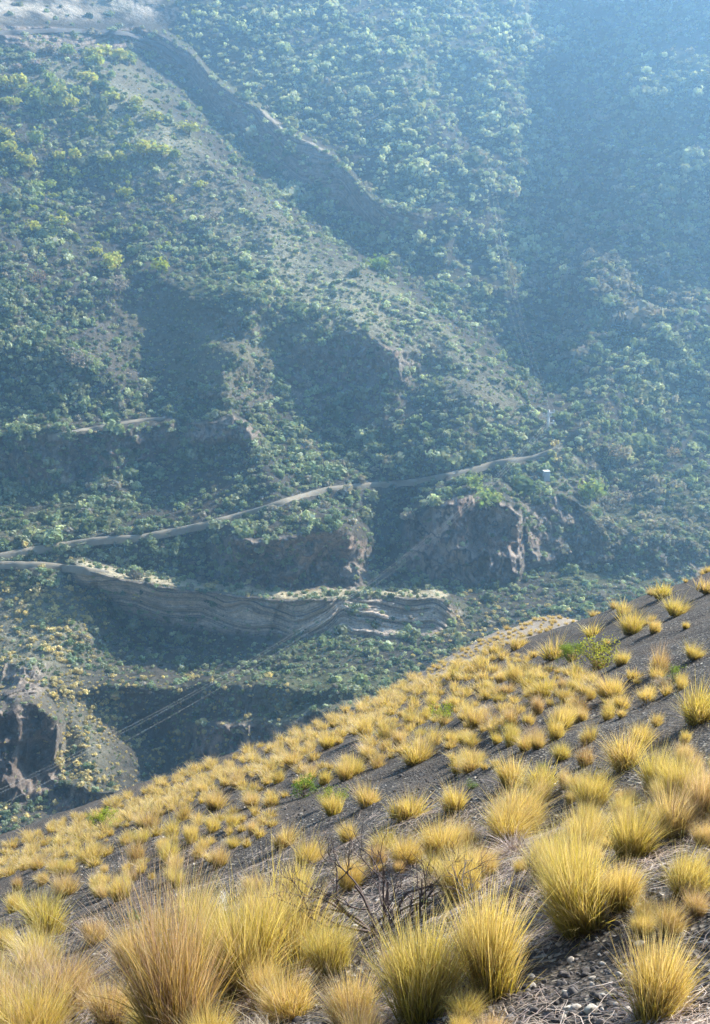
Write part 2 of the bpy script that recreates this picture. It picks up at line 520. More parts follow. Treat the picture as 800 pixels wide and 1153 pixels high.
def blob(cx, cy, rx, ry, rot=0.0):
    c, s = math.cos(math.radians(rot)), math.sin(math.radians(rot))
    a = ((UU - cx) * c + (VV - cy) * s) / rx; b = (-(UU - cx) * s + (VV - cy) * c) / ry
    return np.exp(-(a * a + b * b) ** 1.5)


def lay(c, m):
    global soil
    m = np.clip(m, 0, 1)[..., None]
    soil = soil * (1 - m) + np.asarray(c) * m


lay(grnd, 0.7 * sstep(-0.1, 0.6, big))
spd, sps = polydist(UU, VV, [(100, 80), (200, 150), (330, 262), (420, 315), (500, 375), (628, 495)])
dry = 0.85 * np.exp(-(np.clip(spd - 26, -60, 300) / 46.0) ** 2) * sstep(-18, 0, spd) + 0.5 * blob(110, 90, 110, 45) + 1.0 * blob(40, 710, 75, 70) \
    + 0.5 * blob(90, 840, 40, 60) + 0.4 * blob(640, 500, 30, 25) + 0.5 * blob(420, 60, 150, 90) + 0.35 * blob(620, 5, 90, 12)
lay(dry_lit, dry * (0.65 + 0.5 * big))  # dry ground; on spur and upper slope its paleness also paints in sunlight
lay(rockc * 1.0, rockm * 0.9)
lay(np.array([0.30, 0.27, 0.235]), STRM * (VV > 500) * (1 - .65 * sstep(370, 430, UU)))
lay(np.array([0.15, 0.14, 0.13]), STRM * (VV < 500))
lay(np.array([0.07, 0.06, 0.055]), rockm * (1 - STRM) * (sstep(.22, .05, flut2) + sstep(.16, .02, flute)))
lay(np.array([0.26, 0.175, 0.13]), (1 - blob(20, 850, 90, 90)) * rockm * (1 - STRM) * 0.6 * sstep(0.0, 0.6, fbm(x / 14, y / 14, z / 9, 3)))
lay(pale, np.clip(sstep(30, 8, VV) * sstep(215, 150, UU) * (0.5 + 0.9 * fbm(x / 14, y / 14, z / 14, 3)) + sstep(28, 10, VV) * 0.2 * sstep(215, 150, UU), 0, 1))
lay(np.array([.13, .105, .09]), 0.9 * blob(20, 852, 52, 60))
ld, lsx = polydist(UU, VV, [(90, 636), (140, 648), (250, 663), (330, 671), (420, 667), (500, 670)])
lay(np.array([.42, .37, .25]), 0.85 * sstep(6.5, 3, np.abs(ld + 1)))  # sunlit top of the layered bank painted in as a straw strip
ld, lsx = polydist(UU, VV, [(288, 122), (310, 138), (340, 158), (368, 172)])
lay(pale * 0.8, 0.8 * sstep(2.6, 1.0, np.abs(ld + 1 + 1.5 * vnoise(UU / 6, VV / 6))))  # lit rim above the upper cut, painted as a thin pale line
ld, lsx = polydist(UU, VV, [(-60, 985), (0, 955), (45, 935), (100, 925)])
lay(pale * 0.9, sstep(16, 6, np.abs(ld - 4)))

nv, nu = UU.shape
idx = np.arange(nv * nu).reshape(nv, nu)
Fq = np.stack([idx[:-1, :-1], idx[1:, :-1], idx[1:, 1:], idx[:-1, 1:]], -1).reshape(-1, 4)
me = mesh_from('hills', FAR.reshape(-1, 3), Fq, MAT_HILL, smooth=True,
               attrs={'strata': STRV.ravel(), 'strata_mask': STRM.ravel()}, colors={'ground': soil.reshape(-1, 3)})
hills = tag(obj('hills', me), 'steep scrub covered valley side with cliffs and gullies', kind='structure')


def far_at(u, v):
    iu = np.interp(u, us, np.arange(nu)); iv = np.interp(v, vs, np.arange(nv))
    i0 = np.clip(np.floor(iu).astype(int), 0, nu - 2); j0 = np.clip(np.floor(iv).astype(int), 0, nv - 2)
    a = (iu - i0)[..., None]; b = (iv - j0)[..., None]
    return (FAR[j0, i0] * (1 - a) + FAR[j0, i0 + 1] * a) * (1 - b) + (FAR[j0 + 1, i0] * (1 - a) + FAR[j0 + 1, i0 + 1] * a) * b


def far_field(A, u, v):
    iu = np.clip(np.round(np.interp(u, us, np.arange(nu))).astype(int), 0, nu - 1)
    iv = np.clip(np.round(np.interp(v, vs, np.arange(nv))).astype(int), 0, nv - 1)
    return A[iv, iu]


# ------------------------------------------------------------------ near slope
EYE = 1.8
A0, B0, K0 = 0.43, -0.46, 0.00058


def _hit_plane(u, v, t):
    return ray(np.array(u), np.array(v)) * t


SP = [_hit_plane(602, 697, 131), _hit_plane(585, 705, 129), _hit_plane(545, 724, 125), _hit_plane(480, 757, 120), _hit_plane(400, 802, 112), _hit_plane(330, 850, 104)]


def near_z(x, y, detail=True):
    x = np.asarray(x, float); y = np.asarray(y, float)
    yp = np.clip(y, 0, None)
    lin = np.where(yp > 190, K0 * (190 ** 2 + 2 * 190 * (yp - 190)), K0 * yp * yp)
    zz = -EYE + A0 * x + B0 * y - lin
    zz = zz + 0.5 * np.clip(-y - 2, 0, None)
    far = sstep(3, 40, np.hypot(x, y))
    if detail:
        zz = zz + 0.10 * fbm(x / 2.3, y / 2.3, None, 3) * (0.4 + 0.6 * sstep(1, 6, np.hypot(x, y))) + 0.028 * fbm(x / .45, y / .45, None, 3) + far * 0.6 * fbm(x / 14, y / 14, None, 3)
    # a bare spur beyond the brow
    add = 0
    for (a, b) in zip(SP[:-1], SP[1:]):
        d = b[:2] - a[:2]; l2 = d @ d
        t = ((x - a[0]) * d[0] + (y - a[1]) * d[1]) / l2; tc = np.clip(t, 0, 1)
        dist = np.hypot(x - a[0] - tc * d[0], y - a[1] - tc * d[1])
        base = -EYE + A0 * (a[0] + tc * d[0]) + B0 * (a[1] + tc * d[1]) - K0 * (a[1] + tc * d[1]) ** 2
        h = (a[2] + tc * (b[2] - a[2])) - base
        add = np.maximum(add, np.clip(h, 0, None) * np.exp(-(dist / 6.0) ** 2))
    return zz + add


def sdist(s, a): return np.sinh(np.linspace(-s, s, a)) / math.sinh(s)


gx = np.concatenate([sdist(4.6, 560) * 260])
gy0 = np.linspace(-6, 14, 330); gy1 = 14 + np.cumsum(0.062 * 1.0165 ** np.arange(330)); gy1 = gy1[gy1 < 420]
gy = np.concatenate([[-80, -40, -20, -12, -8], gy0, gy1])
# columns fan out with distance so that the mesh stays fine close by
GXn, GY = np.meshgrid(sdist(2.3, 860), gy)
span = np.interp(GY, [-80, 0, 10, 60, 420], [60, 26, 28, 85, 330])
GX = GXn * span
GZ = near_z(GX, GY)
NP = np.stack([GX, GY, GZ], -1)
dirtm = np.zeros_like(GX)
for (a, b) in zip(SP[:-2], SP[1:-1]):
    d = b[:2] - a[:2]; l2 = d @ d
    tc = np.clip(((GX - a[0]) * d[0] + (GY - a[1]) * d[1]) / l2, 0, 1)
    dist = np.hypot(GX - a[0] - tc * d[0], GY - a[1] - tc * d[1])
    dirtm = np.maximum(dirtm, sstep(9, 5, dist))
n2v, n2u = GX.shape
idx = np.arange(n2v * n2u).reshape(n2v, n2u)
Fq = np.stack([idx[:-1, :-1], idx[:-1, 1:], idx[1:, 1:], idx[1:, :-1]], -1).reshape(-1, 4)
me = mesh_from('ground', NP.reshape(-1, 3), Fq, MAT_CINDER, smooth=True, attrs={'dirt': dirtm.ravel()})
tag(obj('ground', me), 'dark cinder slope falling away to the left', kind='structure')

TS = np.geomspace(1.5, 260, 500)


def near_hit(u, v, lift=0.0):
    """first point of the near slope seen through a photo pixel, or None"""
    d = ray(np.array(float(u)), np.array(float(v)))
    P = d[None] * TS[:, None]
    below = P[:, 2] < near_z(P[:, 0], P[:, 1]) + lift
    if not below.any(): return None, None
    i = int(np.argmax(below)); i0 = max(i - 1, 0)
    t0, t1 = TS[i0], TS[i]
    for _ in range(12):
        tm = .5 * (t0 + t1); q = d * tm
        if q[2] < near_z(q[0:1], q[1:2])[0] + lift: t1 = tm
        else: t0 = tm
    q = d * t1
    return q, t1


def near_hit_many(u, v, steps=220):
    """the same for many pixels at once (nan where the slope is missed)"""
    d = ray(u, v); n_ = len(d); lo = np.full(n_, np.nan); hi = np.full(n_, np.nan); prev = 1.5; live = np.arange(n_)
    for t in np.geomspace(1.5, 230, steps)[1:]:
        P = d[live] * t
        b = P[:, 2] < near_z(P[:, 0], P[:, 1])
        k = live[b]; lo[k] = prev; hi[k] = t; live = live[~b]; prev = t
        if not len(live): break
    ok = ~np.isnan(hi); lo = np.where(ok, lo, 1); hi = np.where(ok, hi, 1)
    for _ in range(8):
        m_ = .5 * (lo + hi); P = d * m_[:, None]; b = P[:, 2] < near_z(P[:, 0], P[:, 1])
        hi = np.where(b, m_, hi); lo = np.where(b, lo, m_)
    return d * hi[:, None], np.where(ok, hi, np.nan)


def project(P):
    P = np.asarray(P, float)
    dep = P @ Fv
    return CU + FPX * (P @ Rv) / dep, CV - FPX * (P @ Uv) / dep, dep


# ------------------------------------------------------------------ shrubs on the valley side
def leaf_cloud(n, lobes, leaf, r, squash=0.75, shell=0.5):
    """n leaf quads spread over a few uneven lobes; unit-ish radius, base at z = 0"""
    L = []
    for k in range(lobes):
        a = r.uniform(0, 2 * math.pi); rr = r.uniform(0.0, 0.62) if k else 0
        L.append((rr * math.cos(a), rr * math.sin(a), r.uniform(0.25, 0.62), r.uniform(0.34, 0.62)))
    L = np.array(L); w = L[:, 3] ** 2; k = r.choice(lobes, n, p=w / w.sum())
    d = r.normal(size=(n, 3)); d /= np.linalg.norm(d, axis=1)[:, None]
    rad = L[k, 3] * (shell + (1 - shell) * r.random(n)) * (1 + 0.18 * r.normal(size=n))
    C = np.stack([L[k, 0], L[k, 1], L[k, 2]], -1) + d * rad[:, None]
    C[:, 2] = np.abs(C[:, 2]) * squash / 0.75
    nrm = d + 0.5 * r.normal(size=(n, 3)); nrm /= np.linalg.norm(nrm, axis=1)[:, None]
    t = np.cross(nrm, r.normal(size=(n, 3))); t /= np.linalg.norm(t, axis=1)[:, None]
    b = np.cross(nrm, t)
    s = (leaf * r.uniform(0.6, 1.3, n))[:, None]
    Q = np.stack([C - t * s - b * s * .7, C + t * s - b * s * .7, C + t * s + b * s * .7, C - t * s + b * s * .7], 1)
    return Q.reshape(-1, 3)


def tinted(base, n, r, var=0.16):
    """tints vary from leaf to leaf (n leaves, 4 verts each)"""
    k = (1 + var * r.normal(size=(n, 1))) * np.array(base)[None] * (1 + 0.05 * r.normal(size=(n, 3)))
    return np.repeat(np.clip(k, 0.01, 1), 4, axis=0)


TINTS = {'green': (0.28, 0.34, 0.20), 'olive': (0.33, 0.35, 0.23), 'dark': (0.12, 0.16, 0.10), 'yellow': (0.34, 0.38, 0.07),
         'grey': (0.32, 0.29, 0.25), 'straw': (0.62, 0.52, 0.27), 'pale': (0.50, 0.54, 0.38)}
NL = 84
PROT = [leaf_cloud(NL, l, 0.185, rng, sq) for l, sq in ((3, .7), (4, .6), (5, .75), (3, .85), (6, .65), (4, .75))]
QF = np.arange(NL * 4).reshape(-1, 4)
V_SIL = ([0, 100, 200, 300, 400, 480, 620, 800, 1100], [965, 925, 885, 850, 795, 755, 690, 640, 600])

trails = [
    [(-60, 640), (0, 625), (60, 614), (110, 607), (160, 604), (230, 590), (290, 574), (330, 561), (370, 550), (420, 545), (470, 541), (520, 531), (560, 520), (600, 515), (628, 505)],
    [(-60, 632), (0, 634), (50, 635), (90, 640), (125, 645)],
    [(52, 492), (90, 485), (130, 478), (160, 473), (190, 471)]]
TRW = [0.68, 0.5, 0.25]

cu, cvv = [], []
step = 5.8
ju = np.arange(-130, 930, step); jv = np.arange(-60, 985, step * 0.86)
JU, JV = np.meshgrid(ju, jv); JU = JU + step * 0.5 * (np.arange(JU.shape[0]) % 2)[:, None]
BU = (JU + rng.uniform(-.5, .5, JU.shape) * step).ravel(); BV = (JV + rng.uniform(-.5, .5, JV.shape) * step).ravel()
keep = BV < np.interp(BU, *V_SIL) + 25
BU, BV = BU[keep], BV[keep]
BP = far_at(BU, BV)
bn = fbm(BP[:, 0] / 30, BP[:, 1] / 30, BP[:, 2] / 30, 3)


def B(cx, cy, rx, ry): return np.exp(-(((BU - cx) / rx) ** 2 + ((BV - cy) / ry) ** 2) ** 1.5)


rk = far_field(rockm, BU, BV); sk = far_field(STRM, BU, BV)
bf = fbm(BP[:, 0] / 9, BP[:, 1] / 9, BP[:, 2] / 9, 2)
dens = 0.95 + 0.35 * bn + 0.45 * bf
dens *= 1 - 0.93 * np.clip(rk, 0, 1)
dens *= 1 - 0.35 * B(270, 395, 110, 62)        # thin cover on the dark face
dens *= 1 - 0.5 * B(110, 90, 90, 40)
dens *= 1 - 0.35 * B(170, 380, 70, 50)
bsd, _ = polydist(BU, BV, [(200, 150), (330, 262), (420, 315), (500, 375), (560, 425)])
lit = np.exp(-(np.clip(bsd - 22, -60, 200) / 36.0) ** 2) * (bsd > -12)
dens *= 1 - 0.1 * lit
gd, _ = polydist(BU, BV, [(190, 80), (250, 150), (320, 215), (400, 265), (470, 290)])
dens *= 1 - 0.25 * np.exp(-(gd / 28.0) ** 2)
dens *= 1 - 0.9 * ((BV < 34) & (BU < 200))
for pts in trails:
    d_, _ = polydist(BU, BV, pts); dens *= np.abs(d_ - 1) > 3.6
d_, _ = polydist(BU, BV, [(-60, 985), (0, 955), (45, 935), (100, 925)]); dens *= np.abs(d_ - 4) > 14
k = rng.random(len(BU)) < dens
BU, BV, BP, bn, lit, gd = BU[k], BV[k], BP[k], bn[k], lit[k], gd[k]
nb = len(BU)
dep = BP @ Fv
szpx = np.exp(rng.normal(math.log(8.8), 0.38, nb)) * np.interp(BV, [0, 300, 600, 720, 800, 950], [0.85, 1.0, 1.05, 0.85, 0.8, 0.95]) * (1 - 0.42 * lit) * (1 + 0.25 * np.clip(bn, -1, 1))
szpx *= 1 - 0.35 * (B(170, 380, 80, 60) + B(270, 395, 110, 62) * .6)
rad = szpx / 2 * dep / FPX
ctint = np.array(list(TINTS.values())); names = list(TINTS)
q = rng.random(nb)
ti = np.where(q < 0.36, 0, np.where(q < 0.66, 1, np.where(q < 0.86, 2, np.where(q < 0.93, 6, 4))))
straw = np.clip(B(35, 700, 75, 62) + B(95, 830, 50, 66) + 0.8 * B(190, 860, 60, 30) + 0.6 * B(560, 720, 80, 50) + 0.3 * B(640, 505, 30, 20) + 0.4 * (BV > 760) * (BU < 330) + .35 * B(200, 670, 160, 14), 0, 1)
ti = np.where(rng.random(nb) < straw * 0.8, 5, ti)
greyz = np.clip(B(640, 240, 60, 110) + B(720, 600, 110, 60) + .8 * B(640, 350, 60, 60) + B(740, 330, 60, 40), 0, 1)
ti = np.where((rng.random(nb) < greyz * 0.55), 4, ti)
upl = (BV < 400) & (BU > 200) & (BU < 640) & (gd < 0)
ti = np.where((lit > .25) & (rng.random(nb) < .5), 6, ti)  # half the spur bushes take the pale tint to look sunlit
ti = np.where(upl & (rng.random(nb) < 0.45), 6, ti)  # paler tint stands in for sunlight on the upper slope
ti = np.where((BV < 280) & (BU < 230) & (rng.random(nb) < 0.12), 3, ti)
rad = np.where(ti == 5, rad * 0.85, rad)
vis = (BU > 3) & (BU < 797) & (BV > 3) & (BV < np.interp(BU, *V_SIL) - 12)
score = np.where(vis, rad / dep, 0)
top = np.argsort(-score)[:285]
istop = np.zeros(nb, bool); istop[top] = True

# a shared mesh for each shape and tint
SM = {}


def shrub_mesh(pi, tn):
    if (pi, tn) not in SM:
        SM[(pi, tn)] = mesh_from('shrub', PROT[pi], QF, MAT_SHRUB, colors={'tint': tinted(TINTS[tn], NL, rng)})
    return SM[(pi, tn)]


def zone(u, v):
    if v < 300 and u < 210: return 'on the tree dotted hilltop at upper left'
    if u > 640 and v < 200: return 'in the big shaded face at upper right'
    s, _ = polydist(np.array([float(u)]), np.array([float(v)]), [(40, 55), (200, 150), (330, 262), (420, 315), (500, 375), (628, 495)])
    if s[0] < 0 and u < 640 and v < 430: return 'on the long slope above the dark gully'
    if u >= 600 and v < 500: return 'on the hazy slope right of the utility pole'
    if v < 345: return 'on the pale spur left of the dark gully'
    if u < 340 and v < 560: return 'on the left flank above the lower trail'
    if v < 530: return 'on the spur face above the trail to the pole'
    if u > 440 and v < 665: return 'around the cliffs below the utility pole'
    if v < 665: return 'on the mound between the trail and the layered bank'
    if u < 120 and v < 790: return 'on the straw coloured hill below the left trail'
    if v < 770: return 'on the valley floor below the layered bank'
    return 'on the lowest terrace just above the grassy brow'


ADJ = {'green': 'round mid green bush', 'olive': 'dull olive bush', 'dark': 'dark green bush', 'yellow': 'bright yellow green bush',
       'grey': 'leafless grey bush', 'straw': 'small straw coloured tuft', 'pale': 'pale green bush'}
KIND = {'straw': ('dry_bush', 'bush')}
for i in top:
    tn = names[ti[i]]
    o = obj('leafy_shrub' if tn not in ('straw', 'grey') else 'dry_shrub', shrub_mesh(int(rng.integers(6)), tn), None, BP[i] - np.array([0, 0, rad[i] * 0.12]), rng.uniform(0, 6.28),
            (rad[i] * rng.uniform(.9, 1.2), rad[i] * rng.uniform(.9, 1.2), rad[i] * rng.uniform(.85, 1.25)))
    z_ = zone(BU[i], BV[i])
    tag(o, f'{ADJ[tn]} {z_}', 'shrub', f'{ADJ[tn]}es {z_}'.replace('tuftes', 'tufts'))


def merge_clouds(protos, pidx, P, R3, rot, cols):
    """all copies of leaf clouds in one array"""
    Vs, Cs = [], []
    for pi in range(len(protos)):
        m = np.where(pidx == pi)[0]
        if not len(m): continue
        pr = protos[pi]
        c, s = np.cos(rot[m])[:, None], np.sin(rot[m])[:, None]
        X = pr[None, :, 0] * c - pr[None, :, 1] * s; Y = pr[None, :, 0] * s + pr[None, :, 1] * c; Z = np.broadcast_to(pr[None, :, 2], X.shape)
        V = np.stack([X, Y, Z], -1) * R3[m][:, None, :] + P[m][:, None, :]
        nl = pr.shape[0] // 4
        lv = np.repeat(1 + 0.16 * rng.normal(size=(len(m), nl)), 4, axis=1)[..., None]
        Cs.append((np.clip(cols[m][:, None, :] * lv, 0.01, 1)).reshape(-1, 3)); Vs.append(V.reshape(-1, 3))
    return np.concatenate(Vs), np.concatenate(Cs)


rest = ~istop
pidx = rng.integers(0, 6, nb)
R3 = np.stack([rad * rng.uniform(.85, 1.2, nb), rad * rng.uniform(.85, 1.2, nb), rad * rng.uniform(.75, 1.2, nb)], -1)
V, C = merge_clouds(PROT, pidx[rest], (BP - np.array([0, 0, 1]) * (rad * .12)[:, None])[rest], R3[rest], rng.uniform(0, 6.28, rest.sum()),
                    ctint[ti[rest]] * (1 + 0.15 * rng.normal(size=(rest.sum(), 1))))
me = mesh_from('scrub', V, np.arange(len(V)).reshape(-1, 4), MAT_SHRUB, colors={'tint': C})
tag(obj('scrub', me), 'thousands of small bushes covering the valley side', 'scrub', kind='stuff')
# very low ground cover between the bushes
ng = 26000
gu = rng.uniform(-100, 900, ng); gv = rng.uniform(-40, 960, ng)
m = (gv < np.interp(gu, *V_SIL) + 15) & (rng.random(ng) > 0.75 * far_field(rockm, gu, gv)) & ~((gv < 34) & (gu < 200))
for pts in trails:
    d_, _ = polydist(gu, gv, pts); m &= np.abs(d_ - 1) > 3.5
gu, gv = gu[m], gv[m]; ng = len(gu); gp = far_at(gu, gv)
gr = rng.uniform(0.9, 2.0, ng) * (gp @ Fv) / FPX
lowp = [leaf_cloud(14, 2, 0.34, rng, 0.6) for _ in range(4)]
gt = ctint[rng.choice([0, 1, 2, 5, 4], ng, p=[.25, .3, .25, .1, .1])]
V, C = merge_clouds(lowp, rng.integers(0, 4, ng), gp, np.stack([gr] * 3, -1), rng.uniform(0, 6.28, ng), gt)
me = mesh_from('ground_cover', V, np.arange(len(V)).reshape(-1, 4), MAT_SHRUB, colors={'tint': C})
tag(obj('ground_cover', me), 'low scrubby plants between the bushes of the valley side', 'ground cover', kind='stuff')


# ------------------------------------------------------------------ single trees on the far side
def tree(u, v, wpx, hpx, tint, label, name='round_tree', sparse=False):
    P = far_at(np.array(float(u)), np.array(float(v))); t = float(P @ Fv)
    w = 1.2 * wpx * t / FPX; h = 1.2 * hpx * t / FPX
    o = bpy.data.objects.new(name, None); o.location = P - np.array([0, 0, 0.4]); link(o); o.empty_display_size = 0.5
    tag(o, label, 'tree')
    n = 190 if not sparse else 260
    V = leaf_cloud(n, int(rng.integers(5, 9)), (0.125 if not sparse else 0.05), rng, 0.8, 0.5)
    V = V * np.array([w * .58, w * .58, h * .62]) + np.array([0, 0, h * .28])
    me = mesh_from('crown', V, np.arange(len(V)).reshape(-1, 4), MAT_SHRUB, colors={'tint': tinted(tint, n, rng)})
    mb = MB()
    mb.tube([(0, 0, -0.6), (0.05 * w, 0, h * .3), (0.02 * w, 0.03 * w, h * .7)], [w * .05, w * .038, w * .015], 6)
    for a in range(5):
        an = a * 1.26 + rng.uniform(0, .6)
        mb.tube([(0.03 * w, 0, h * (.25 + .05 * a)), (math.cos(an) * w * .18, math.sin(an) * w * .18, h * .5), (math.cos(an) * w * .36, math.sin(an) * w * .36, h * .72)],
                [w * .025, w * .016, w * .006], 5)
    obj('crown', me, o); obj('trunk', mb.mesh('trunk', MAT_BARK), o)
    return o


YG = (0.46, 0.46, 0.12); MG = (0.30, 0.36, 0.13); DG = (0.14, 0.19, 0.09); GR = (0.34, 0.29, 0.27)
tree(182, 308, 22, 15, (0.38, 0.42, 0.05), 'bright yellow green round tree alone on the left slope')
tree(432, 308, 26, 18, (0.24, 0.33, 0.05), 'vivid green round tree alone on the dark flank of the spur')
tree(123, 308, 24, 20, YG, 'yellow green tree on a ridge line just above the grey bare tree')
tree(133, 332, 30, 22, GR, 'bare mauve grey tree below the yellow green one on the left slope', 'bare_tree', True)
tree(88, 420, 34, 26, GR, 'large bare grey tree crowning the lit knoll at far left', 'bare_tree', True)
tree(45, 322, 28, 17, (.25, .17, .15), 'pinkish bare tree near the left edge above the knoll', 'bare_tree', True)
tree(243, 252, 20, 16, GR, 'lone grey bare tree on the pale upper spur', 'bare_tree', True)
tree(428, 422, 12, 12, (.38, .27, .14), 'small rusty orange bush on the spur face', 'rusty_bush', True)
tree(529, 512, 18, 16, (.27, .24, .13), 'tawny dry tree above the trail left of the pole', 'bare_tree', True)
tree(758, 518, 20, 16, (.34, .25, .15), 'tan dry tree near the right edge level with the trail', 'bare_tree', True)
tree(695, 570, 26, 20, GR, 'pale grey dry tree right of the cliffs', 'bare_tree', True)
tree(693, 520, 34, 18, (.32, .25, .16), 'buff dry bush crown beside the right end of the trail', 'bare_tree', True)
tree(590, 562, 38, 26, DG, 'broad dark tree on the cliff edge left of the small white hut')
tree(548, 575, 26, 22, MG, 'green tree growing at the top of the tall cliff')
tree(663, 568, 30, 26, MG, 'green tree on the cliff edge right of the small white hut')
tree(535, 553, 24, 16, MG, 'green tree just under the middle of the trail')
tree(577, 332, 14, 34, (.30, .25, .15), 'tall straw coloured reed clump beside the upper power lines', 'reed_clump', True)
hill_trees = [
    (105, 70, 22, 16, YG), (120, 66, 20, 14, YG), (134, 72, 22, 16, YG), (145, 74, 16, 14, MG), (76, 64, 18, 12, MG), (58, 62, 16, 12, GR),
    (96, 98, 22, 16, YG), (112, 104, 22, 14, DG), (55, 100, 16, 18, MG), (125, 108, 14, 10, MG), (88, 112, 18, 14, MG), (128, 116, 16, 12, YG),
    (66, 128, 30, 32, (.40, .42, .16)), (22, 106, 24, 20, YG), (6, 100, 14, 14, YG), (38, 116, 20, 16, MG), (12, 122, 24, 14, YG), (5, 158, 18, 14, YG),
    (114, 140, 20, 28, (.14, .17, .08)), (80, 124, 14, 14, YG), (155, 122, 16, 12, YG), (152, 128, 18, 10, MG), (176, 138, 22, 12, YG), (213, 152, 20, 14, YG),
    (162, 176, 26, 16, YG), (182, 178, 28, 14, YG), (198, 180, 18, 12, MG), (42, 168, 16, 20, MG), (66, 184, 18, 14, YG), (82, 182, 18, 14, YG),
    (32, 192, 24, 16, YG), (10, 176, 22, 16, YG), (22, 184, 16, 12, YG), (120, 186, 16, 12, YG), (135, 184, 16, 12, YG), (70, 202, 14, 18, MG), (82, 204, 12, 14, MG),
    (142, 224, 14, 12, (.34, .36, .05)), (191, 232, 14, 12, YG), (52, 218, 20, 14, MG), (67, 256, 16, 12, YG), (40, 262, 16, 12, YG), (228, 212, 14, 8, YG), (110, 290, 14, 12, YG),
    (132, 300, 18, 14, YG), (170, 70, 12, 12, MG), (40, 78, 14, 10, GR), (20, 82, 14, 10, GR)]
tplace = ['in the top row along the hilltop under the road', 'in the cluster on the hilltop at far left', 'on the open middle of the upper left hill', 'on the lower part of the upper left hill']
for i, (u_, v_, w_, h_, c_) in enumerate(hill_trees):
    kind = {YG: 'yellow green', MG: 'mid green', DG: 'dark green', GR: 'greyish'}.get(c_, 'olive green')
    pl = tplace[0] if v_ < 90 else tplace[1] if u_ < 100 and v_ < 210 else tplace[2] if v_ < 200 else tplace[3]
    lab = {7: 0}.get(i, None)
    o = tree(u_, v_, w_, h_, c_, f'{kind} round tree {pl}', 'hilltop_tree')
    o['group'] = f'{kind} round trees {pl}'
for i, (nm, lb) in {12: 0, 18: 0}.items() if False else []: pass


# ------------------------------------------------------------------ paths
def ribbon(pts, width, name, label, mat=MAT_PATH):
    P = np.array(pts, float)
    L = np.concatenate([[0], np.cumsum(np.hypot(*np.diff(P, axis=0).T))])
    s = np.arange(0, L[-1], 1.5)
    u = np.interp(s, L, P[:, 0]); v = np.interp(s, L, P[:, 1])
    ker = np.ones(9) / 9.0
    Q = far_at(u, v)
    Qp = np.pad(Q, ((4, 4), (0, 0)), mode='edge')
    Qs = np.stack([np.convolve(Qp[:, k], ker, 'valid') for k in range(3)], -1)
    lift = np.maximum(0, Q[:, 2] - Qs[:, 2]); Qs[:, 2] += 0.7 + 0.7 * lift; Qs -= Qs / np.linalg.norm(Qs, axis=1)[:, None] * 0.5
    d = np.gradient(Qs, axis=0); d[:, 2] = 0; d /= np.linalg.norm(d, axis=1)[:, None] + 1e-9
    nrm = np.stack([d[:, 1], -d[:, 0], np.zeros(len(d))], -1)
    nrm *= np.where((nrm * Qs).sum(1) < 0, 1, -1)[:, None]          # towards the open side of the slope
    w = width * (1 + 0.25 * vnoise(s / 9.0, s * 0))[:, None]
    down = np.array([0, 0, 1.0])
    rows = [Qs - nrm * w * .9 - down * .05, Qs + nrm * w * .1, Qs + nrm * w * 0.9 - down * .05, Qs + nrm * (w * 0.9 + .5) - down * .8, Qs + nrm * (w * 0.9 + .9) - down * 2.4]
    V = np.stack(rows, 1); n, k = V.shape[:2]
    idx = np.arange(n * k).reshape(n, k)
    Fq = np.stack([idx[:-1, :-1], idx[:-1, 1:], idx[1:, 1:], idx[1:, :-1]], -1).reshape(-1, 4)
    return tag(obj(name, mesh_from(name, V.reshape(-1, 3), Fq, mat, smooth=True)), label, kind='structure')


plabels = ['long pale trail climbing across the valley side to the utility pole', 'short pale trail above the straw coloured hill', 'thin bright trail crossing the lit knoll at left']
for pts, w_, l_ in zip(trails, TRW, plabels):
    ribbon(pts, w_, 'path', l_)
ribbon([(-60, 40), (0, 36), (70, 33), (140, 37), (180, 50), (215, 75)], 2.2, 'road', 'dark road ledge curving round the top of the left hill', plain('road_dust', (0.09, 0.085, 0.08), .9, 0, .4, .2))

# ------------------------------------------------------------------ pole, cables, hut
PB = far_at(np.array(617.0), np.array(484.0)); tp = float(PB @ Fv); px = tp / FPX
pole = bpy.data.objects.new('utility_pole', None); pole.location = PB; link(pole)
tag(pole, 'pale utility pole with crossarms standing at the end of the spur above the trail', 'utility pole')
mb = MB(); mb.tube([(0, 0, -1.5), (0, 0, 4), (0, 0, 23 * px)], [0.7, .6, .45], 8); obj('mast', mb.mesh('mast', MAT_POLE, True), pole)
ARM = []
for (x0, x1, zz) in ((-6.0 * px, 3 * px, 16.0 * px), (-1.0 * px, 6.5 * px, 20.0 * px), (-1 * px, 6.5 * px, 8.0 * px)):
    mb = MB(); mb.box(((x0 + x1) / 2, -.45, zz), (x1 - x0, .3, .45)); a = obj('crossarm', mb.mesh('crossarm', MAT_POLE), pole)
    for xx in (x0 + .3, x1 - .3):
        mb = MB(); mb.tube([(xx, -.45, zz + .2), (xx, -.45, zz + .6), (xx, -.45, zz + .75), (xx, -.45, zz + 1.3)], [.18, .18, .4, .3], 8)
        obj('insulator', mb.mesh('insulator', MAT_HUT, True), a)
    ARM.append((x0 + .3, x1 - .3, zz + 1.3))


def cable(a, b, sag, label, r0=0.07, r1=0.07):
    a = Vector(a); b = Vector(b); mb = MB(); n = 40
    pts = []; rr = []
    for i in range(n + 1):
        f = i / n; p = a.lerp(b, f); p.z -= sag * 4 * f * (1 - f); pts.append(p); rr.append(r0 + (r1 - r0) * f)
    mb.tube(pts, rr, 5)
    return tag(obj('power_cable', mb.mesh('power_cable', MAT_WIRE, True)), label, 'power cable', None)


def pt(u, v, t): return ray(np.array(float(u)), np.array(float(v))) * t


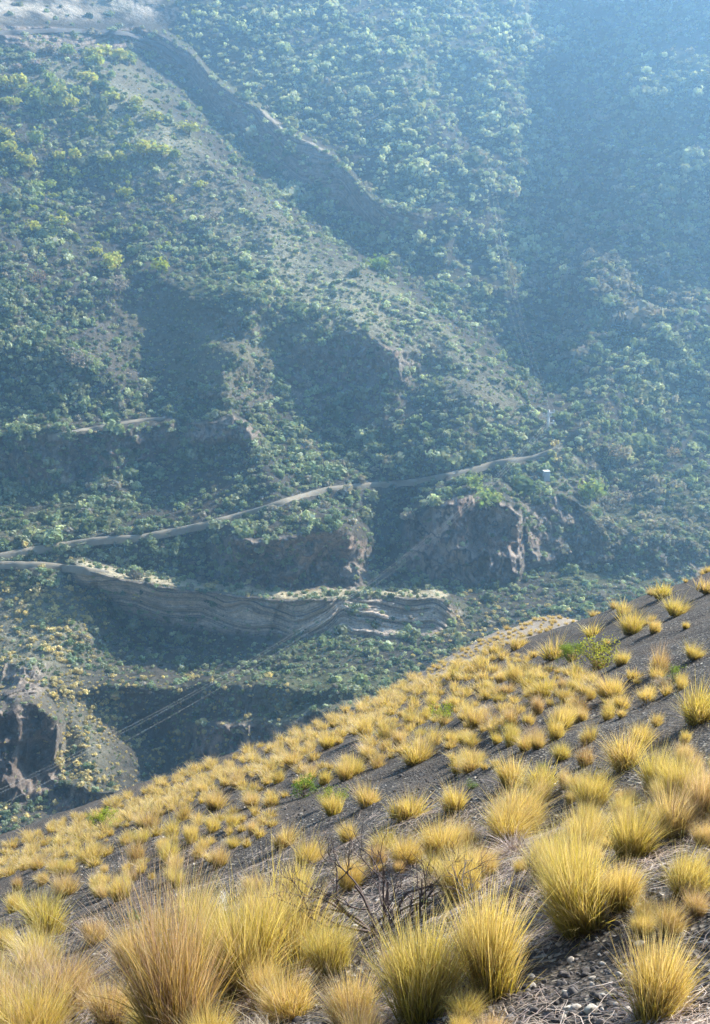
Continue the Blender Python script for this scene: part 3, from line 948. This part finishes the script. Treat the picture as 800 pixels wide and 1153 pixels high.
w0 = [Vector(PB) + Vector((ARM[0][0], -.45, ARM[0][2])), Vector(PB) + Vector((ARM[1][0] + .3, -.45, ARM[1][2])), Vector(PB) + Vector((ARM[1][1], -.45, ARM[1][2]))]
for s_, (ue, ve), l_ in zip(w0, ((545, 195), (549, 190), (553, 186)), ('left', 'middle', 'right')):
    cable(s_, pt(ue, ve - 8, 628), 14, f'{l_} of three pale cables rising up the slope from the pole', .032, .026)
w1 = [Vector(PB) + Vector((ARM[2][0], -.45, ARM[2][2])), Vector(PB) + Vector((ARM[2][0] + 1.2, -.45, ARM[2][2])), Vector(PB) + Vector((ARM[2][1], -.45, ARM[2][2]))]
for s_, (ue, ve), l_ in zip(w1, ((-250, 998), (-250, 1003), (-250, 1022)), ('uppermost', 'middle', 'lowest')):
    cable(s_, pt(ue, ve, 170), 17, f'{l_} of three dark cables crossing the valley to lower left', .022, .009)

PH = far_at(np.array(615.0), np.array(541.0))
hut = bpy.data.objects.new('stone_hut', None); hut.location = PH; link(hut); hut.rotation_euler = (0, 0, .2)
tag(hut, 'small white hut on the cliff edge just below the trail', 'hut')
mb = MB(); mb.box((0, 0, 1.6), (2.3, 2.2, 4.6)); obj('wall', mb.mesh('wall', MAT_HUT), hut)
mb = MB(); mb.box((0, 0, 4.0), (2.6, 2.5, .2)); obj('roof', mb.mesh('roof', MAT_POLE), hut)


# ------------------------------------------------------------------ grass tussocks
def blades(n, hgt, wid, r, base=0.16, lean=(0.05, 0.75), droop=0.5, seg=4, hv=0.28, bias=(0, 0)):
    """n curved tapering blades, unit height about hgt; returns V, F, along, rnd"""
    a = r.uniform(0, 2 * math.pi, n); rb = base * np.sqrt(r.random(n))
    nc = 9; ci_ = r.integers(0, nc, n); ca = r.uniform(0, 2 * math.pi, nc); cr_ = base * r.uniform(.1, 1.15, nc)
    ch = r.uniform(.5, 1.15, nc)[ci_]; cbx = r.normal(0, .2, nc)[ci_]; cby = r.normal(0, .2, nc)[ci_]
    bx, by = .6 * rb * np.cos(a) + (cr_ * np.cos(ca))[ci_], .6 * rb * np.sin(a) + (cr_ * np.sin(ca))[ci_]
    a2 = a + r.normal(0, 0.5, n)
    th = lean[0] + (lean[1] - lean[0]) * (0.35 * rb / base + 0.65 * r.random(n)) + 0.05 * r.normal(size=n)
    L = hgt * ch * (1 - hv * r.random(n)) * (1 - 0.1 * np.abs(th)) * np.where(r.random(n) < .06, 1.22, 1.0)
    odd = r.random(n) < .14; th = np.where(odd, th + r.uniform(.1, .8, n), th); a2 = np.where(odd, r.uniform(0, 6.28, n), a2)
    dr = droop * (0.3 + r.random(n)) * (0.4 + th)
    ss = np.linspace(0, 1, seg + 1)
    pts = np.zeros((n, seg + 1, 3)); pts[:, 0, 0] = bx; pts[:, 0, 1] = by; pts[:, 0, 2] = -0.04
    swx = r.normal(0, .12, n) + bias[0] + cbx; swy = r.normal(0, .12, n) + bias[1] + cby
    for k in range(1, seg + 1):
        s = ss[k]
        ang = th + dr * s ** 1.7
        dx = np.sin(ang) * np.cos(a2) + swx * s * 1.3; dy = np.sin(ang) * np.sin(a2) + swy * s * 1.3; dz = np.cos(ang)
        st = (L / seg)[:, None] * np.stack([dx, dy, dz], -1)
        pts[:, k] = pts[:, k - 1] + st
    side = np.stack([-np.sin(a2 + r.normal(0, .9, n)), np.cos(a2 + r.normal(0, .9, n)), np.zeros(n)], -1)
    w = wid * (0.6 + 0.7 * r.random(n))
    taper = np.array([1.0, 1.0, 0.8, 0.5, 0.12]) if seg == 4 else np.interp(ss, [0, .4, 1], [1, .9, .15])
    Lf = pts - side[:, None, :] * (w[:, None, None] * taper[None, :, None]) * .5
    Rt = pts + side[:, None, :] * (w[:, None, None] * taper[None, :, None]) * .5
    V = np.stack([Lf, Rt], 2).reshape(-1, 3)
    idx = np.arange(n * (seg + 1) * 2).reshape(n, seg + 1, 2)
    F = np.stack([idx[:, :-1, 0], idx[:, :-1, 1], idx[:, 1:, 1], idx[:, 1:, 0]], -1).reshape(-1, 4)
    al = np.broadcast_to(ss[None, :, None], (n, seg + 1, 2)).ravel()
    rn = np.broadcast_to(r.random(n)[:, None, None], (n, seg + 1, 2)).ravel()
    return V, F, al, rn


def bmesh_(name, b, mat):
    V, F, al, rn = b
    return mesh_from(name, V, F, mat, attrs={'along': al, 'rnd': rn})


# three grades of detail; every mesh has a blade height of about one metre
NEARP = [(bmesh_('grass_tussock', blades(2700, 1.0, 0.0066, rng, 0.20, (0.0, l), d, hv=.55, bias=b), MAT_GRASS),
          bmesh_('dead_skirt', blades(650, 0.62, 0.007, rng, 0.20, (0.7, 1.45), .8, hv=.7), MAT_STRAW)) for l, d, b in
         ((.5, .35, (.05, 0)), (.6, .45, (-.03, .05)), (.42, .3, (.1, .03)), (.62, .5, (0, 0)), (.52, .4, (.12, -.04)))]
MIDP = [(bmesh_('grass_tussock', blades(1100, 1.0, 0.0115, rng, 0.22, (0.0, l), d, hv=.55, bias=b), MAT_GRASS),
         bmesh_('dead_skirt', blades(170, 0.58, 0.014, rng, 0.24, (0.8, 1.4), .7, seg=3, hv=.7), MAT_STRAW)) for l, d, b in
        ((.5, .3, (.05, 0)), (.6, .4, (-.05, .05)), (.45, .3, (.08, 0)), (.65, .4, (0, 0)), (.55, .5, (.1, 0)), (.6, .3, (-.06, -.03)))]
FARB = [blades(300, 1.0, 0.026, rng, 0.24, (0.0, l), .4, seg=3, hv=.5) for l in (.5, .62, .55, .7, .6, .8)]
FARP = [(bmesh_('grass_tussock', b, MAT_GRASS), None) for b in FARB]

DEADP = [(bmesh_('dead_tussock', blades(800, .8, 0.012, rng, 0.24, (0.1, 1.1), .7, hv=.7), MAT_STRAW), None) for _ in range(3)]
# base pixel, height px, width px of the tussocks one can pick out
TUS = [(747, 672, 25, 30), (700, 692, 20, 25), (712, 714, 38, 35), (764, 692, 30, 35), (772, 708, 11, 10), (667, 717, 27, 30), (581, 731, 25, 20), (545, 758, 27, 30),
       (512, 766, 26, 20), (580, 769, 33, 32), (625, 742, 35, 32), (607, 787, 36, 32), (742, 758, 44, 32), (690, 788, 38, 45), (785, 812, 60, 58), (728, 792, 26, 26), (768, 776, 22, 24), (700, 748, 24, 22), (652, 772, 30, 30), (655, 802, 24, 26), (722, 838, 34, 36), (783, 742, 26, 28), (738, 712, 20, 24), (797, 668, 26, 30), (770, 860, 30, 34), (632, 855, 26, 28), (455, 777, 16, 20),
       (435, 797, 22, 32), (412, 830, 30, 30), (465, 797, 22, 24), (473, 858, 45, 50), (515, 797, 26, 28), (537, 819, 36, 30), (605, 804, 26, 20), (575, 839, 30, 28),
       (632, 822, 32, 34), (662, 837, 27, 25), (685, 810, 26, 20), (740, 817, 20, 22), (529, 857, 24, 26), (607, 834, 17, 13), (705, 864, 55, 50), (575, 885, 44, 52),
       (770, 838, 20, 13), (415, 907, 38, 38), (400, 872, 32, 33), (512, 912, 48, 42), (458, 922, 44, 50), (660, 862, 28, 30), (743, 890, 62, 62), (672, 905, 55, 60), (590, 935, 72, 90),
       (792, 920, 75, 60), (42, 1038, 38, 50), (18, 1026, 28, 34), (42, 1080, 46, 62), (20, 1002, 20, 18), (42, 979, 22, 25), (75, 1008, 34, 36), (137, 1013, 42, 36), (153, 971, 32, 30),
       (190, 971, 32, 30), (217, 948, 30, 28), (243, 912, 30, 34), (207, 924, 25, 28), (262, 932, 20, 20), (285, 909, 26, 24), (285, 939, 20, 20), (247, 975, 32, 34), (200, 998, 28, 28),
       (100, 972, 30, 34), (117, 983, 17, 15), (65, 952, 17, 24), (70, 985, 25, 25), (285, 1003, 36, 36), (320, 953, 34, 36), (350, 972, 50, 46), (350, 872, 21, 24), (375, 918, 33, 30),
       (392, 948, 28, 26), (390, 878, 32, 26), (300, 872, 22, 28), (170, 932, 28, 30), (330, 862, 24, 30), (268, 885, 20, 26), (230, 892, 16, 22), (195, 900, 14, 22), (370, 842, 24, 26),
       (80, 1140, 105, 120), (10, 1145, 80, 90), (205, 1165, 190, 150), (275, 1120, 160, 110), (335, 1090, 135, 110), (150, 1085, 62, 62), (110, 1060, 44, 48), (480, 1140, 155, 150),
       (552, 1112, 145, 110), (650, 1045, 120, 110), (625, 985, 75, 85), (575, 945, 55, 70), (742, 1140, 115, 120), (782, 1006, 85, 80), (395, 1158, 75, 80), (715, 965, 72, 72),
       (500, 968, 52, 56), (520, 1010, 56, 60), (225, 1060, 70, 66), (300, 1045, 68, 60), (180, 1050, 40, 44), (395, 1000, 50, 52), (665, 955, 60, 60), (760, 940, 60, 60),
       (545, 985, 50, 56), (610, 890, 40, 46), (430, 960, 38, 44), (640, 1010, 85, 80), (700, 1020, 60, 66), (330, 1010, 55, 50), (255, 1090, 95, 80), (130, 1155, 80, 80), (340, 1062, 50, 50)]
placed = []
tus_count = 0
GROUP = 'golden grass tussocks on the cinder slope'


def near_place(u, v):
    if v > 1000 and u > 500 and v > 1100: return 'at the bottom right of the cinder slope'
    if v > 1060: return 'in the foreground mass along the bottom edge'
    return ''


def side_word(u, v):
    if v > 1050: return 'in the big foreground mass at the bottom'
    if v > 930 and u > 560: return 'in the dense band at lower right'
    if v > 930 and u > 300: return 'in the dense band in front of the dead shrub'
    if v > 900: return 'on the open cinder at lower left'
    if u > 640: return 'near the green leafy bush at right'
    if v > 830 and u > 480: return 'on the middle of the dark cinder slope'
    if u > 500: return 'near the brow right of centre'
    return 'near the brow left of centre'


def put_tussock(P, t, H, ws, label=None, group=GROUP, dead=False):
    lod = NEARP if t < 8.5 else MIDP if t < 24 else FARP
    if dead: lod = DEADP
    pr = lod[int(rng.integers(len(lod)))]
    o = obj('dead_tussock' if dead else 'grass_tussock', pr[0], None, (float(P[0]), float(P[1]), float(P[2])), rng.uniform(-.5, .5) if t < 9 else rng.uniform(0, 6.28),
            (H * ws * rng.uniform(.85, 1.2), H * ws * rng.uniform(.8, 1.1), H * rng.uniform(.85, 1.1)))
    o.rotation_euler[0] = rng.uniform(-.08, .08); o.rotation_euler[1] = rng.uniform(-.2, .02)
    if pr[1] is not None:
        obj('dead_skirt', pr[1], o, (0, 0, 0), rng.uniform(0, 6.28), 1.0)
    tag(o, label, 'grass tussock', group)
    return o


UNIQ = {(480, 1140): 'largest green gold tussock at the bottom centre, right of the dead twigs', (742, 1140): 'brownish gold tussock at bottom right beside the pale stones',
        (785, 812): 'big rounded tussock cut by the right edge above the dense band', (742, 758): 'tall narrow tussock left of the bare black cinder at right',
        (712, 714): 'upright tussock just above the leafy green bush', (690, 788): 'wide leaning tussock just below the leafy green bush',
        (764, 692): 'shaggy tussock on the brow beside the right edge', (747, 672): 'highest tussock standing on the brow at right',
        (137, 1013): 'dark based tussock throwing a long shadow on open cinder at left', (205, 1165): 'tall brown tipped tussock filling the bottom left foreground',
        (650, 1045): 'bright yellow green tussock above the pale stones at right', (782, 1006): 'orange based tussock against the right edge',
        (473, 858): 'broad tussock in the middle of the slope above the dense band', (42, 1038): 'round golden tussock near the left edge on the dark cinder',
        (217, 948): 'small bright ball shaped tussock at left centre', (243, 912): 'yellowest wide tussock on the brow at left',
        (581, 731): 'lone small tussock on the brow between the pale spur and the slope', (552, 1112): 'purplish gold tussock touching the right side of the largest one'}
for (u_, v_, h_, w_) in TUS:
    vv = v_
    P, t = near_hit(u_, vv)
    if P is None or t > 140:
        for dv in range(2, 60, 3):
            P, t = near_hit(u_, v_ + dv)
            if P is not None and t < 120: break
    if P is None: continue
    t = float(np.dot(P, Fv))
    H = (1.15 if t < 9 else 1.05) * h_ * t / FPX
    Wn = 1.15 * w_ * t / FPX
    lab = UNIQ.get((u_, v_)); grp = None if lab else GROUP
    lab = lab or f'golden grass tussock {side_word(u_, v_)}'
    o = put_tussock(P, t, H, float(np.clip(Wn / H / 1.3, 0.6, 1.1)), lab, None if grp is None else f'{GROUP} {side_word(u_, v_)}')
    placed.append((P[0], P[1], Wn * .5)); tus_count += 1

# smaller tussocks fill the slope between them
cand = []
for k in range(5200):
    u_ = rng.uniform(-60, 860); sil = np.interp(u_, *V_SIL)
    v_ = sil + (rng.random() ** 1.25) * (1190 - sil)
    cand.append((u_, v_))
fills = []
cand += [(a_, np.interp(a_, *V_SIL) + rng.uniform(-12, 30)) for a_ in rng.uniform(-20, 480, 900)]
off = []
for _ in range(5000):          # the same slope goes on beyond both edges of the picture
    oy = 2.0 + 75 * rng.random() ** 1.5
    ox = rng.uniform(.36 * oy, .36 * oy + 6 + .5 * oy) if rng.random() < .75 else -rng.uniform(.36 * oy, .36 * oy + 4 + .3 * oy)
    ou, ov, od = project(np.array([ox, oy, float(near_z(np.array([ox]), np.array([oy]), False)[0])]))
    if (ou > 862 or ou < -62) and od > 2: off.append((float(ou), float(ov)))
cand += [(rng.uniform(385, 640), 0) for _ in range(400)]
cand = [(a_, b_ if b_ else np.interp(a_, [385, 480, 560, 640], [812, 760, 718, 686]) + rng.uniform(-6, 22)) for a_, b_ in cand]
noff = len(cand); cand += off
CP, CT = near_hit_many(np.array([c_[0] for c_ in cand]), np.array([c_[1] for c_ in cand]))
CB = fbm(CP[:, 0] / (1.2 + .06 * CT), CP[:, 1] / (1.2 + .06 * CT), None, 2)
PX, PY, PW = np.zeros(8000), np.zeros(8000), np.zeros(8000); npl = 0
for q_ in placed: PX[npl], PY[npl], PW[npl] = q_; npl += 1
for ci, (u_, v_) in enumerate(cand):
    P, t = CP[ci], CT[ci]
    if not t < 170: continue
    # bare cinder patches
    bare = CB[ci]
    if u_ > 400 and v_ > 780: bare += .3
    if t > 100: bare += .6
    if 560 < u_ < 862 and v_ > 1060: bare -= 1.2
    if 740 < u_ < 862 and v_ < 760: bare -= 1.0
    if ci >= noff: bare = 1; H_ = 1
    if t < 45 and bare < -0.12 + 0.25 * rng.random() and not (u_ < 470 and v_ < np.interp(u_, *V_SIL) + 26): continue
    H = rng.uniform(.11, .33) * (1 + .25 * (t > 30)) if v_ < 1040 or u_ > 520 else rng.uniform(.28, .55)
    H *= float(np.interp(t, [0, 6, 12, 30, 100], [0.9, .9, 1.0, 1.15, 1.7]))
    sil_ = np.interp(u_, *V_SIL)
    if u_ < 470 and v_ < sil_ + 26: H = rng.uniform(7, 17) * t / FPX
    if 365 < u_ < 475 and 985 < v_ < 1085: continue
    W = H * 1.2
    if ((PX[:npl] - P[0]) ** 2 + (PY[:npl] - P[1]) ** 2 < (0.34 * (W + PW[:npl])) ** 2 * ((2.0 if u_ > 520 and v_ < 1080 else 2.6) if t < 12 else (2.0 if u_ > 380 else 3.3) if t < 40 else 3.0 if t < 75 else 1.8)).any(): continue
    PX[npl], PY[npl], PW[npl] = P[0], P[1], W * .5; npl += 1; fills.append((P, t, H, u_, v_, H / t if ci < noff else 0.0))
print('tussocks drawn by hand', tus_count, 'filled', len(fills))
fills.sort(key=lambda q: -q[5])
nind = 296 - tus_count
for (P, t, H, u_, v_, _) in fills[:nind]:
    w_ = side_word(u_, v_)
    if rng.random() < .13:
        put_tussock(P, t, H * .9, rng.uniform(.8, 1.2), f'dead grey straw tuft {w_}', f'dead grey straw tufts {w_}', True); continue
    put_tussock(P, t, H, rng.uniform(.7, 1.05), f'small golden grass tuft {w_}', f'small golden grass tufts {w_}')
restf = fills[nind:]
Vs, Fs, As, Rs = [], [], [], []; off = 0
for (P, t, H, u_, v_, _) in restf:
    V, F, al, rn = FARB[int(rng.integers(6))]
    a = rng.uniform(0, 6.28); c, s = math.cos(a), math.sin(a)
    ws = rng.uniform(.85, 1.3)
    W = np.stack([(V[:, 0] * c - V[:, 1] * s) * ws, (V[:, 0] * s + V[:, 1] * c) * ws, V[:, 2]], -1) * H + P
    Vs.append(W); Fs.append(F + off); As.append(al); Rs.append(rn); off += len(V)
if Vs:
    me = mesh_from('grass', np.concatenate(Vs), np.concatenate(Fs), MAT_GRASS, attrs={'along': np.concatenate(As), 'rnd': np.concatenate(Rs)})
    tag(obj('grass', me), 'countless tiny golden tufts along the far brow of the slope', 'grass', kind='stuff')

# fallen straw between the tussocks
n = 30000
u_ = rng.uniform(-60, 860, n); v_ = rng.uniform(900, 1200, n)
R = ray(u_, v_)
den = (A0 * R[:, 0] + B0 * R[:, 1] - R[:, 2])
t = EYE / np.maximum(den, .03); ok = (t < 26) & (den > 0.03); R = R[ok] * t[ok][:, None]; n = len(R)
dens2 = fbm(R[:, 0] / .8, R[:, 1] / .8, None, 3)
ok = dens2 > rng.uniform(-.6, .8, n); R = R[ok]; n = len(R)
a = rng.uniform(0, 2 * math.pi, n); L = rng.uniform(.05, .24, n)
s0 = np.stack([R[:, 0], R[:, 1]], -1); dv_ = np.stack([np.cos(a), np.sin(a)], -1) * L[:, None]; bend = np.stack([-np.sin(a), np.cos(a)], -1) * (L * rng.normal(0, .2, n))[:, None]
P3 = []
for f, k in ((0, 0), (.35, .7), (.7, .8), (1, 0)):
    q = s0 + dv_ * f + bend * k
    P3.append(np.column_stack([q, near_z(q[:, 0], q[:, 1]) + 0.004 + 0.03 * rng.random(n) * (f > 0)]))
P3 = np.stack(P3, 1)
sd = np.stack([-np.sin(a), np.cos(a), np.zeros(n)], -1)[:, None, :] * (rng.uniform(.0008, .0019, n)[:, None, None])
V = np.stack([P3 - sd, P3 + sd], 2).reshape(-1, 3)
idx = np.arange(n * 8).reshape(n, 4, 2)
F = np.stack([idx[:, :-1, 0], idx[:, :-1, 1], idx[:, 1:, 1], idx[:, 1:, 0]], -1).reshape(-1, 4)
al = np.broadcast_to(np.array([.4, .6, .8, 1.])[None, :, None], (n, 4, 2)).ravel(); rn = np.broadcast_to(rng.random(n)[:, None, None], (n, 4, 2)).ravel()
me = mesh_from('straw_litter', V, F, MAT_STRAW, attrs={'along': al, 'rnd': rn})
tag(obj('straw_litter', me), 'fallen dry straw lying on the dark cinder', 'straw', kind='stuff')


# ------------------------------------------------------------------ stones
def stone_geo(r, n_cut=9):
    """convex faceted stone from a cut ball"""
    th = np.linspace(0, math.pi, 7)[1:-1]; V = [(0, 0, 1)]
    for a in th:
        for b in np.linspace(0, 2 * math.pi, 9)[:-1]:
            V.append((math.sin(a) * math.cos(b), math.sin(a) * math.sin(b), math.cos(a)))
    V.append((0, 0, -1)); V = np.array(V)
    for _ in range(n_cut):
        d = r.normal(size=3); d /= np.linalg.norm(d); h = r.uniform(.3, .75)
        e = V @ d; V = V - np.clip(e - h, 0, None)[:, None] * d
    F = []
    for k in range(8):
        F.append((0, 1 + k, 1 + (k + 1) % 8, 0))
        for j in range(4):
            F.append((1 + j * 8 + k, 1 + (j + 1) * 8 + k, 1 + (j + 1) * 8 + (k + 1) % 8, 1 + j * 8 + (k + 1) % 8))
        F.append((33 + k, 41, 33 + (k + 1) % 8, 33 + k))
    return V, F


def tri_split(F):
    out = []
    for f in F:
        g_ = []
        for q in f:
            if q not in g_: g_.append(q)
        out.append((g_[0], g_[1], g_[2]))
        if len(g_) == 4: out.append((g_[0], g_[2], g_[3]))
    return np.array(out)


SG = []
for _ in range(8):
    V, F = stone_geo(rng); SG.append((V, tri_split(F)))
stones = [(640, 1139, 22, 'pale'), (667, 1140, 26, 'pale'), (636, 1146, 12, 'pale'), (632, 1108, 16, 'dark'), (783, 1012, 12, 'pale'), (722, 1022, 12, 'pale'), (712, 1028, 8, 'pale'),
          (630, 1145, 9, 'dark'), (570, 1118, 8, 'dark'), (795, 1062, 8, 'pale')]
slab = ['pale angular stone at the bottom right, left one of the touching pair', 'flat pale stone at the bottom right, right one of the touching pair', 'small pale stone tucked under the left end of the bottom pair',
        'flat dark stone among straw above the pale pair', 'pale stone beside the right edge tussock', 'pale flat stone on bare cinder at right', 'little pale stone left of the flat pale one at right',
        'small dark stone at the bottom left of the pale pair', 'small dark stone beside the largest tussock', 'small pale stone at the far right edge above the corner tussock']
for (u_, v_, w_, c_), l_ in zip(stones, slab):
    P, t = near_hit(u_, v_)
    if P is None: continue
    V, F = SG[int(rng.integers(8))]; r_ = w_ / 2 * t / FPX
    me = mesh_from('stone', V, F, MAT_STONE if c_ == 'pale' else MAT_DSTONE)
    o = obj('stone', me, None, (P[0], P[1], P[2] + r_ * .15), rng.uniform(0, 6), (r_ * 1.15, r_ * .9, r_ * .6)); tag(o, l_, 'stone')
# gravel
n = 5200
u_ = rng.uniform(-40, 840, n); v_ = rng.uniform(860, 1190, n)
R = ray(u_, v_); den = (A0 * R[:, 0] + B0 * R[:, 1] - R[:, 2]); t = EYE / np.maximum(den, .03); ok = (t < 22) & (den > .03); R = R[ok] * t[ok][:, None]; n = len(R)
Vs, Fs, Cs = [], [], []; off = 0; RZ = near_z(R[:, 0], R[:, 1])
for i in range(n):
    V, F = SG[i % 8]; s_ = .006 + .016 * rng.random() ** 3 + .0008 * R[i][1]
    a = rng.uniform(0, 6.28); c, s = math.cos(a), math.sin(a)
    W = np.stack([V[:, 0] * c - V[:, 1] * s, V[:, 0] * s + V[:, 1] * c, V[:, 2] * .65], -1) * s_ * np.array([1.2, 1, 1])
    zz = RZ[i]
    Vs.append(W + np.array([R[i, 0], R[i, 1], zz + s_ * .25])); Fs.append(F + off); off += len(V)
    Cs.append(np.full((len(V), 3), 1.0) * (np.array([.36, .32, .27]) if rng.random() < .12 else np.array([.07, .06, .055]) * rng.uniform(.5, 1.8)))
mt, nt, out = newmat('gravel'); p = N(nt, 'ShaderNodeBsdfPrincipled'); p.inputs['Roughness'].default_value = .9
at = N(nt, 'ShaderNodeAttribute', attribute_name='tint'); nt.links.new(at.outputs['Color'], p.inputs['Base Color']); nt.links.new(p.outputs[0], out.inputs[0])
me = mesh_from('gravel', np.concatenate(Vs), np.concatenate(Fs), mt, colors={'tint': np.concatenate(Cs)})
tag(obj('gravel', me), 'loose dark and pale gravel scattered on the cinder', 'gravel', kind='stuff')


# ------------------------------------------------------------------ dead shrubs and green leafy bushes
def branch(mb, p, d, L, r, depth, rg, tips, spread=.6, up=.1):
    pts = [Vector(p)]; dd = Vector(d).normalized()
    n = 4
    for k in range(n):
        dd = (dd + Vector(rg.normal(0, .17, 3)) + Vector((0, 0, up * .3))).normalized()
        pts.append(pts[-1] + dd * L / n)
    rr = [r * (1 - .4 * k / n) for k in range(n + 1)]
    mb.tube(pts, rr, 5)
    if depth == 0:
        tips.append((pts[-1], dd)); tips.append((pts[-2], dd)); return
    for k in range(int(rg.integers(2, 4))):
        q = pts[int(rg.integers(2, n + 1))]
        nd = (dd + Vector(rg.normal(0, spread, 3)) + Vector((0, 0, up))).normalized()
        branch(mb, q, nd, L * rg.uniform(.55, .85), r * .58, depth - 1, rg, tips, spread, up)


def dead_shrub(u, v, wpx, label, stems=6, depth=3, mat=MAT_TWIG, r0=.012):
    P, t = near_hit(u, v)
    o = bpy.data.objects.new('dead_shrub', None); o.location = P; link(o); tag(o, label, 'dead shrub')
    w = wpx * t / FPX
    for k in range(stems):
        mb = MB(); a = 6.28 * k / stems + rng.uniform(-.3, .3)
        branch(mb, (0, 0, -.02), (math.cos(a) * .9, math.sin(a) * .9, .8), w * .3, r0 * w, depth, rng, [], .55, .12)
        obj('twig', mb.mesh('twig', mat), o)
    return o


dead_shrub(425, 1052, 210, 'dead shrub of dark bare branching twigs among the tussocks at bottom centre', 10, 4, r0=.011)
dead_shrub(395, 1085, 70, 'low dead twigs lying below the big dead shrub', 6, 3)
dead_shrub(545, 1030, 130, 'grey leafless shrub behind the largest tussock', 8, 4, plain('grey_twigs', (.16, .13, .12), .9, 0, 20), .012)
dead_shrub(20, 1145, 60, 'thin bare twigs sticking up in the bottom left corner', 4, 3)
dead_shrub(560, 815, 30, 'small bleached twig cluster on the middle slope', 5, 3, MAT_STONE, .012)
dead_shrub(722, 800, 40, 'low grey twiggy shrub below the tall narrow tussock at right', 7, 3, plain('ash_twigs', (.22, .2, .18), .9, 0, 20), .01)
dead_shrub(500, 1142, 40, 'dark brittle twigs at the foot of the largest tussock', 6, 3)
dead_shrub(770, 870, 40, 'dry grey shrub against the dense band near the right edge', 7, 3, plain('dusty_twigs', (.2, .17, .15), .9, 0, 20), .01)


def leafy(u, v, wpx, hpx, tint, label, stems=9, nleaf=26, leaf=.035):
    P, t = near_hit(u, v)
    if P is None: return
    o = bpy.data.objects.new('leafy_bush', None); o.location = P; link(o); tag(o, label, 'bush')
    w = wpx * t / FPX; h = hpx * t / FPX; tips = []; mb = MB()
    for k in range(stems):
        a = 6.28 * k / stems + rng.uniform(-.3, .3); sp = rng.uniform(.3, 1.0) * w / max(h, .01) * .55
        branch(mb, (0, 0, -.02), (math.cos(a) * sp, math.sin(a) * sp, .8), h * .55, .012 * h + .003, 2, rng, tips, .5, .15)
    obj('stem', mb.mesh('stem', MAT_BARK), o)
    C = np.array([np.array(q[0]) for q in tips]); n = len(C) * nleaf
    C = np.repeat(C, nleaf, axis=0) + rng.normal(0, .055 * h + .01, (n, 3))
    nr = rng.normal(size=(n, 3)) + np.array([0, 0, .6]); nr /= np.linalg.norm(nr, axis=1)[:, None]
    tt = np.cross(nr, rng.normal(size=(n, 3))); tt /= np.linalg.norm(tt, axis=1)[:, None]; b = np.cross(nr, tt)
    s = (leaf * h * rng.uniform(.6, 1.2, n))[:, None]
    Q = np.stack([C - tt * s, C - b * s * .45, C + tt * s, C + b * s * .45], 1).reshape(-1, 3)
    obj('foliage', mesh_from('foliage', Q, np.arange(n * 4).reshape(-1, 4), MAT_LEAF, colors={'tint': tinted(tint, n, rng, .25)}), o)


YL = (.30, .36, .045); GL = (.16, .25, .05)
leafy(672, 752, 110, 34, (.36, .35, .07), 'sprawling leafy bush with yellow green leaves near the brow at right', 22, 5, .042)
leafy(642, 745, 30, 22, (.22, .28, .06), 'small leafy shrub touching the left side of the sprawling bush', 8)
leafy(118, 935, 40, 24, YL, 'spindly yellow green plant on the brow at far left', 8, 16)
leafy(342, 897, 34, 24, GL, 'thin leafy plant with dark stems at left of centre on the slope', 9, 16)
leafy(375, 905, 26, 22, YL, 'yellowish leafy plant between two tussocks left of centre', 8, 14)
leafy(300, 1040, 30, 14, GL, 'low fresh green weed on cinder left of centre', 7, 14)
leafy(155, 1040, 26, 14, GL, 'low green weed in front of the shadowed left tussock', 7, 14)
leafy(500, 815, 30, 22, YL, 'pale green leafy plant between tussocks near the brow', 8, 14)
leafy(610, 870, 24, 12, GL, 'tiny green weed in the middle of the dense slope', 6, 12)
leafy(530, 888, 22, 12, GL, 'tiny bright weed left of the middle tussocks', 6, 12)
leafy(760, 770, 26, 20, (.2, .27, .06), 'small leafy plant beside the bare black cinder at right', 7, 12)
leafy(480, 1020, 24, 12, GL, 'tiny green weed under the dead shrub', 6, 12)
leafy(385, 985, 18, 10, GL, 'tiny green weed above the dead shrub', 6, 12)

# a single white seed plume
P, t = near_hit(250, 1078)
mb = MB(); pts = [(0, 0, 0), (.01, 0, .22), (.03, 0, .4)]; mb.tube(pts, [.003, .002, .002], 5)
pl = obj('seed_plume', mb.mesh('seed_plume', MAT_PLUME), None, tuple(P)); tag(pl, 'single white feathery seed plume rising from the bottom left grass', 'seed plume')
V, F, al, rn = blades(260, .05, .0015, rng, .004, (.3, .9), .2, seg=3)
V = V + np.repeat(np.stack([rng.uniform(.02, .035, 260), rng.normal(0, .002, 260), rng.uniform(.36, .52, 260)], -1), 8, axis=0)
obj('plume_head', mesh_from('plume_head', V, F, MAT_PLUME), pl)

# ------------------------------------------------------------------ the hazy air
m, nt, out = newmat('hazy_air')
vol = N(nt, 'ShaderNodeVolumePrincipled')
vol.inputs['Color'].default_value = (0.36, 0.67, 1.0, 1)
vol.inputs['Density'].default_value = 0.0006
vol.inputs['Anisotropy'].default_value = 0.68
nt.links.new(vol.outputs[0], out.inputs['Volume'])
allz = FAR[..., 2]
x0, x1 = FAR[..., 0].min() - 120, FAR[..., 0].max() + 120
y1 = FAR[..., 1].max() + 120; z0 = min(allz.min(), GZ.min()) - 1.0; z1 = allz.max() + 14
mb = MB(); y0 = -95; x0 = min(x0, GX.min() - 5); x1 = max(x1, GX.max() + 5); z1 = max(z1, GZ.max() + 10)
mb.box(((x0 + x1) / 2, (y0 + y1) / 2, (z0 + z1) / 2), (x1 - x0, y1 - y0, z1 - z0))
tag(obj('haze', mb.mesh('haze', m)), 'pale blue sunlit haze filling the valley', 'haze', kind='stuff')
print('bushes', nb, 'haze box', x0, x1, y1, z0, z1)
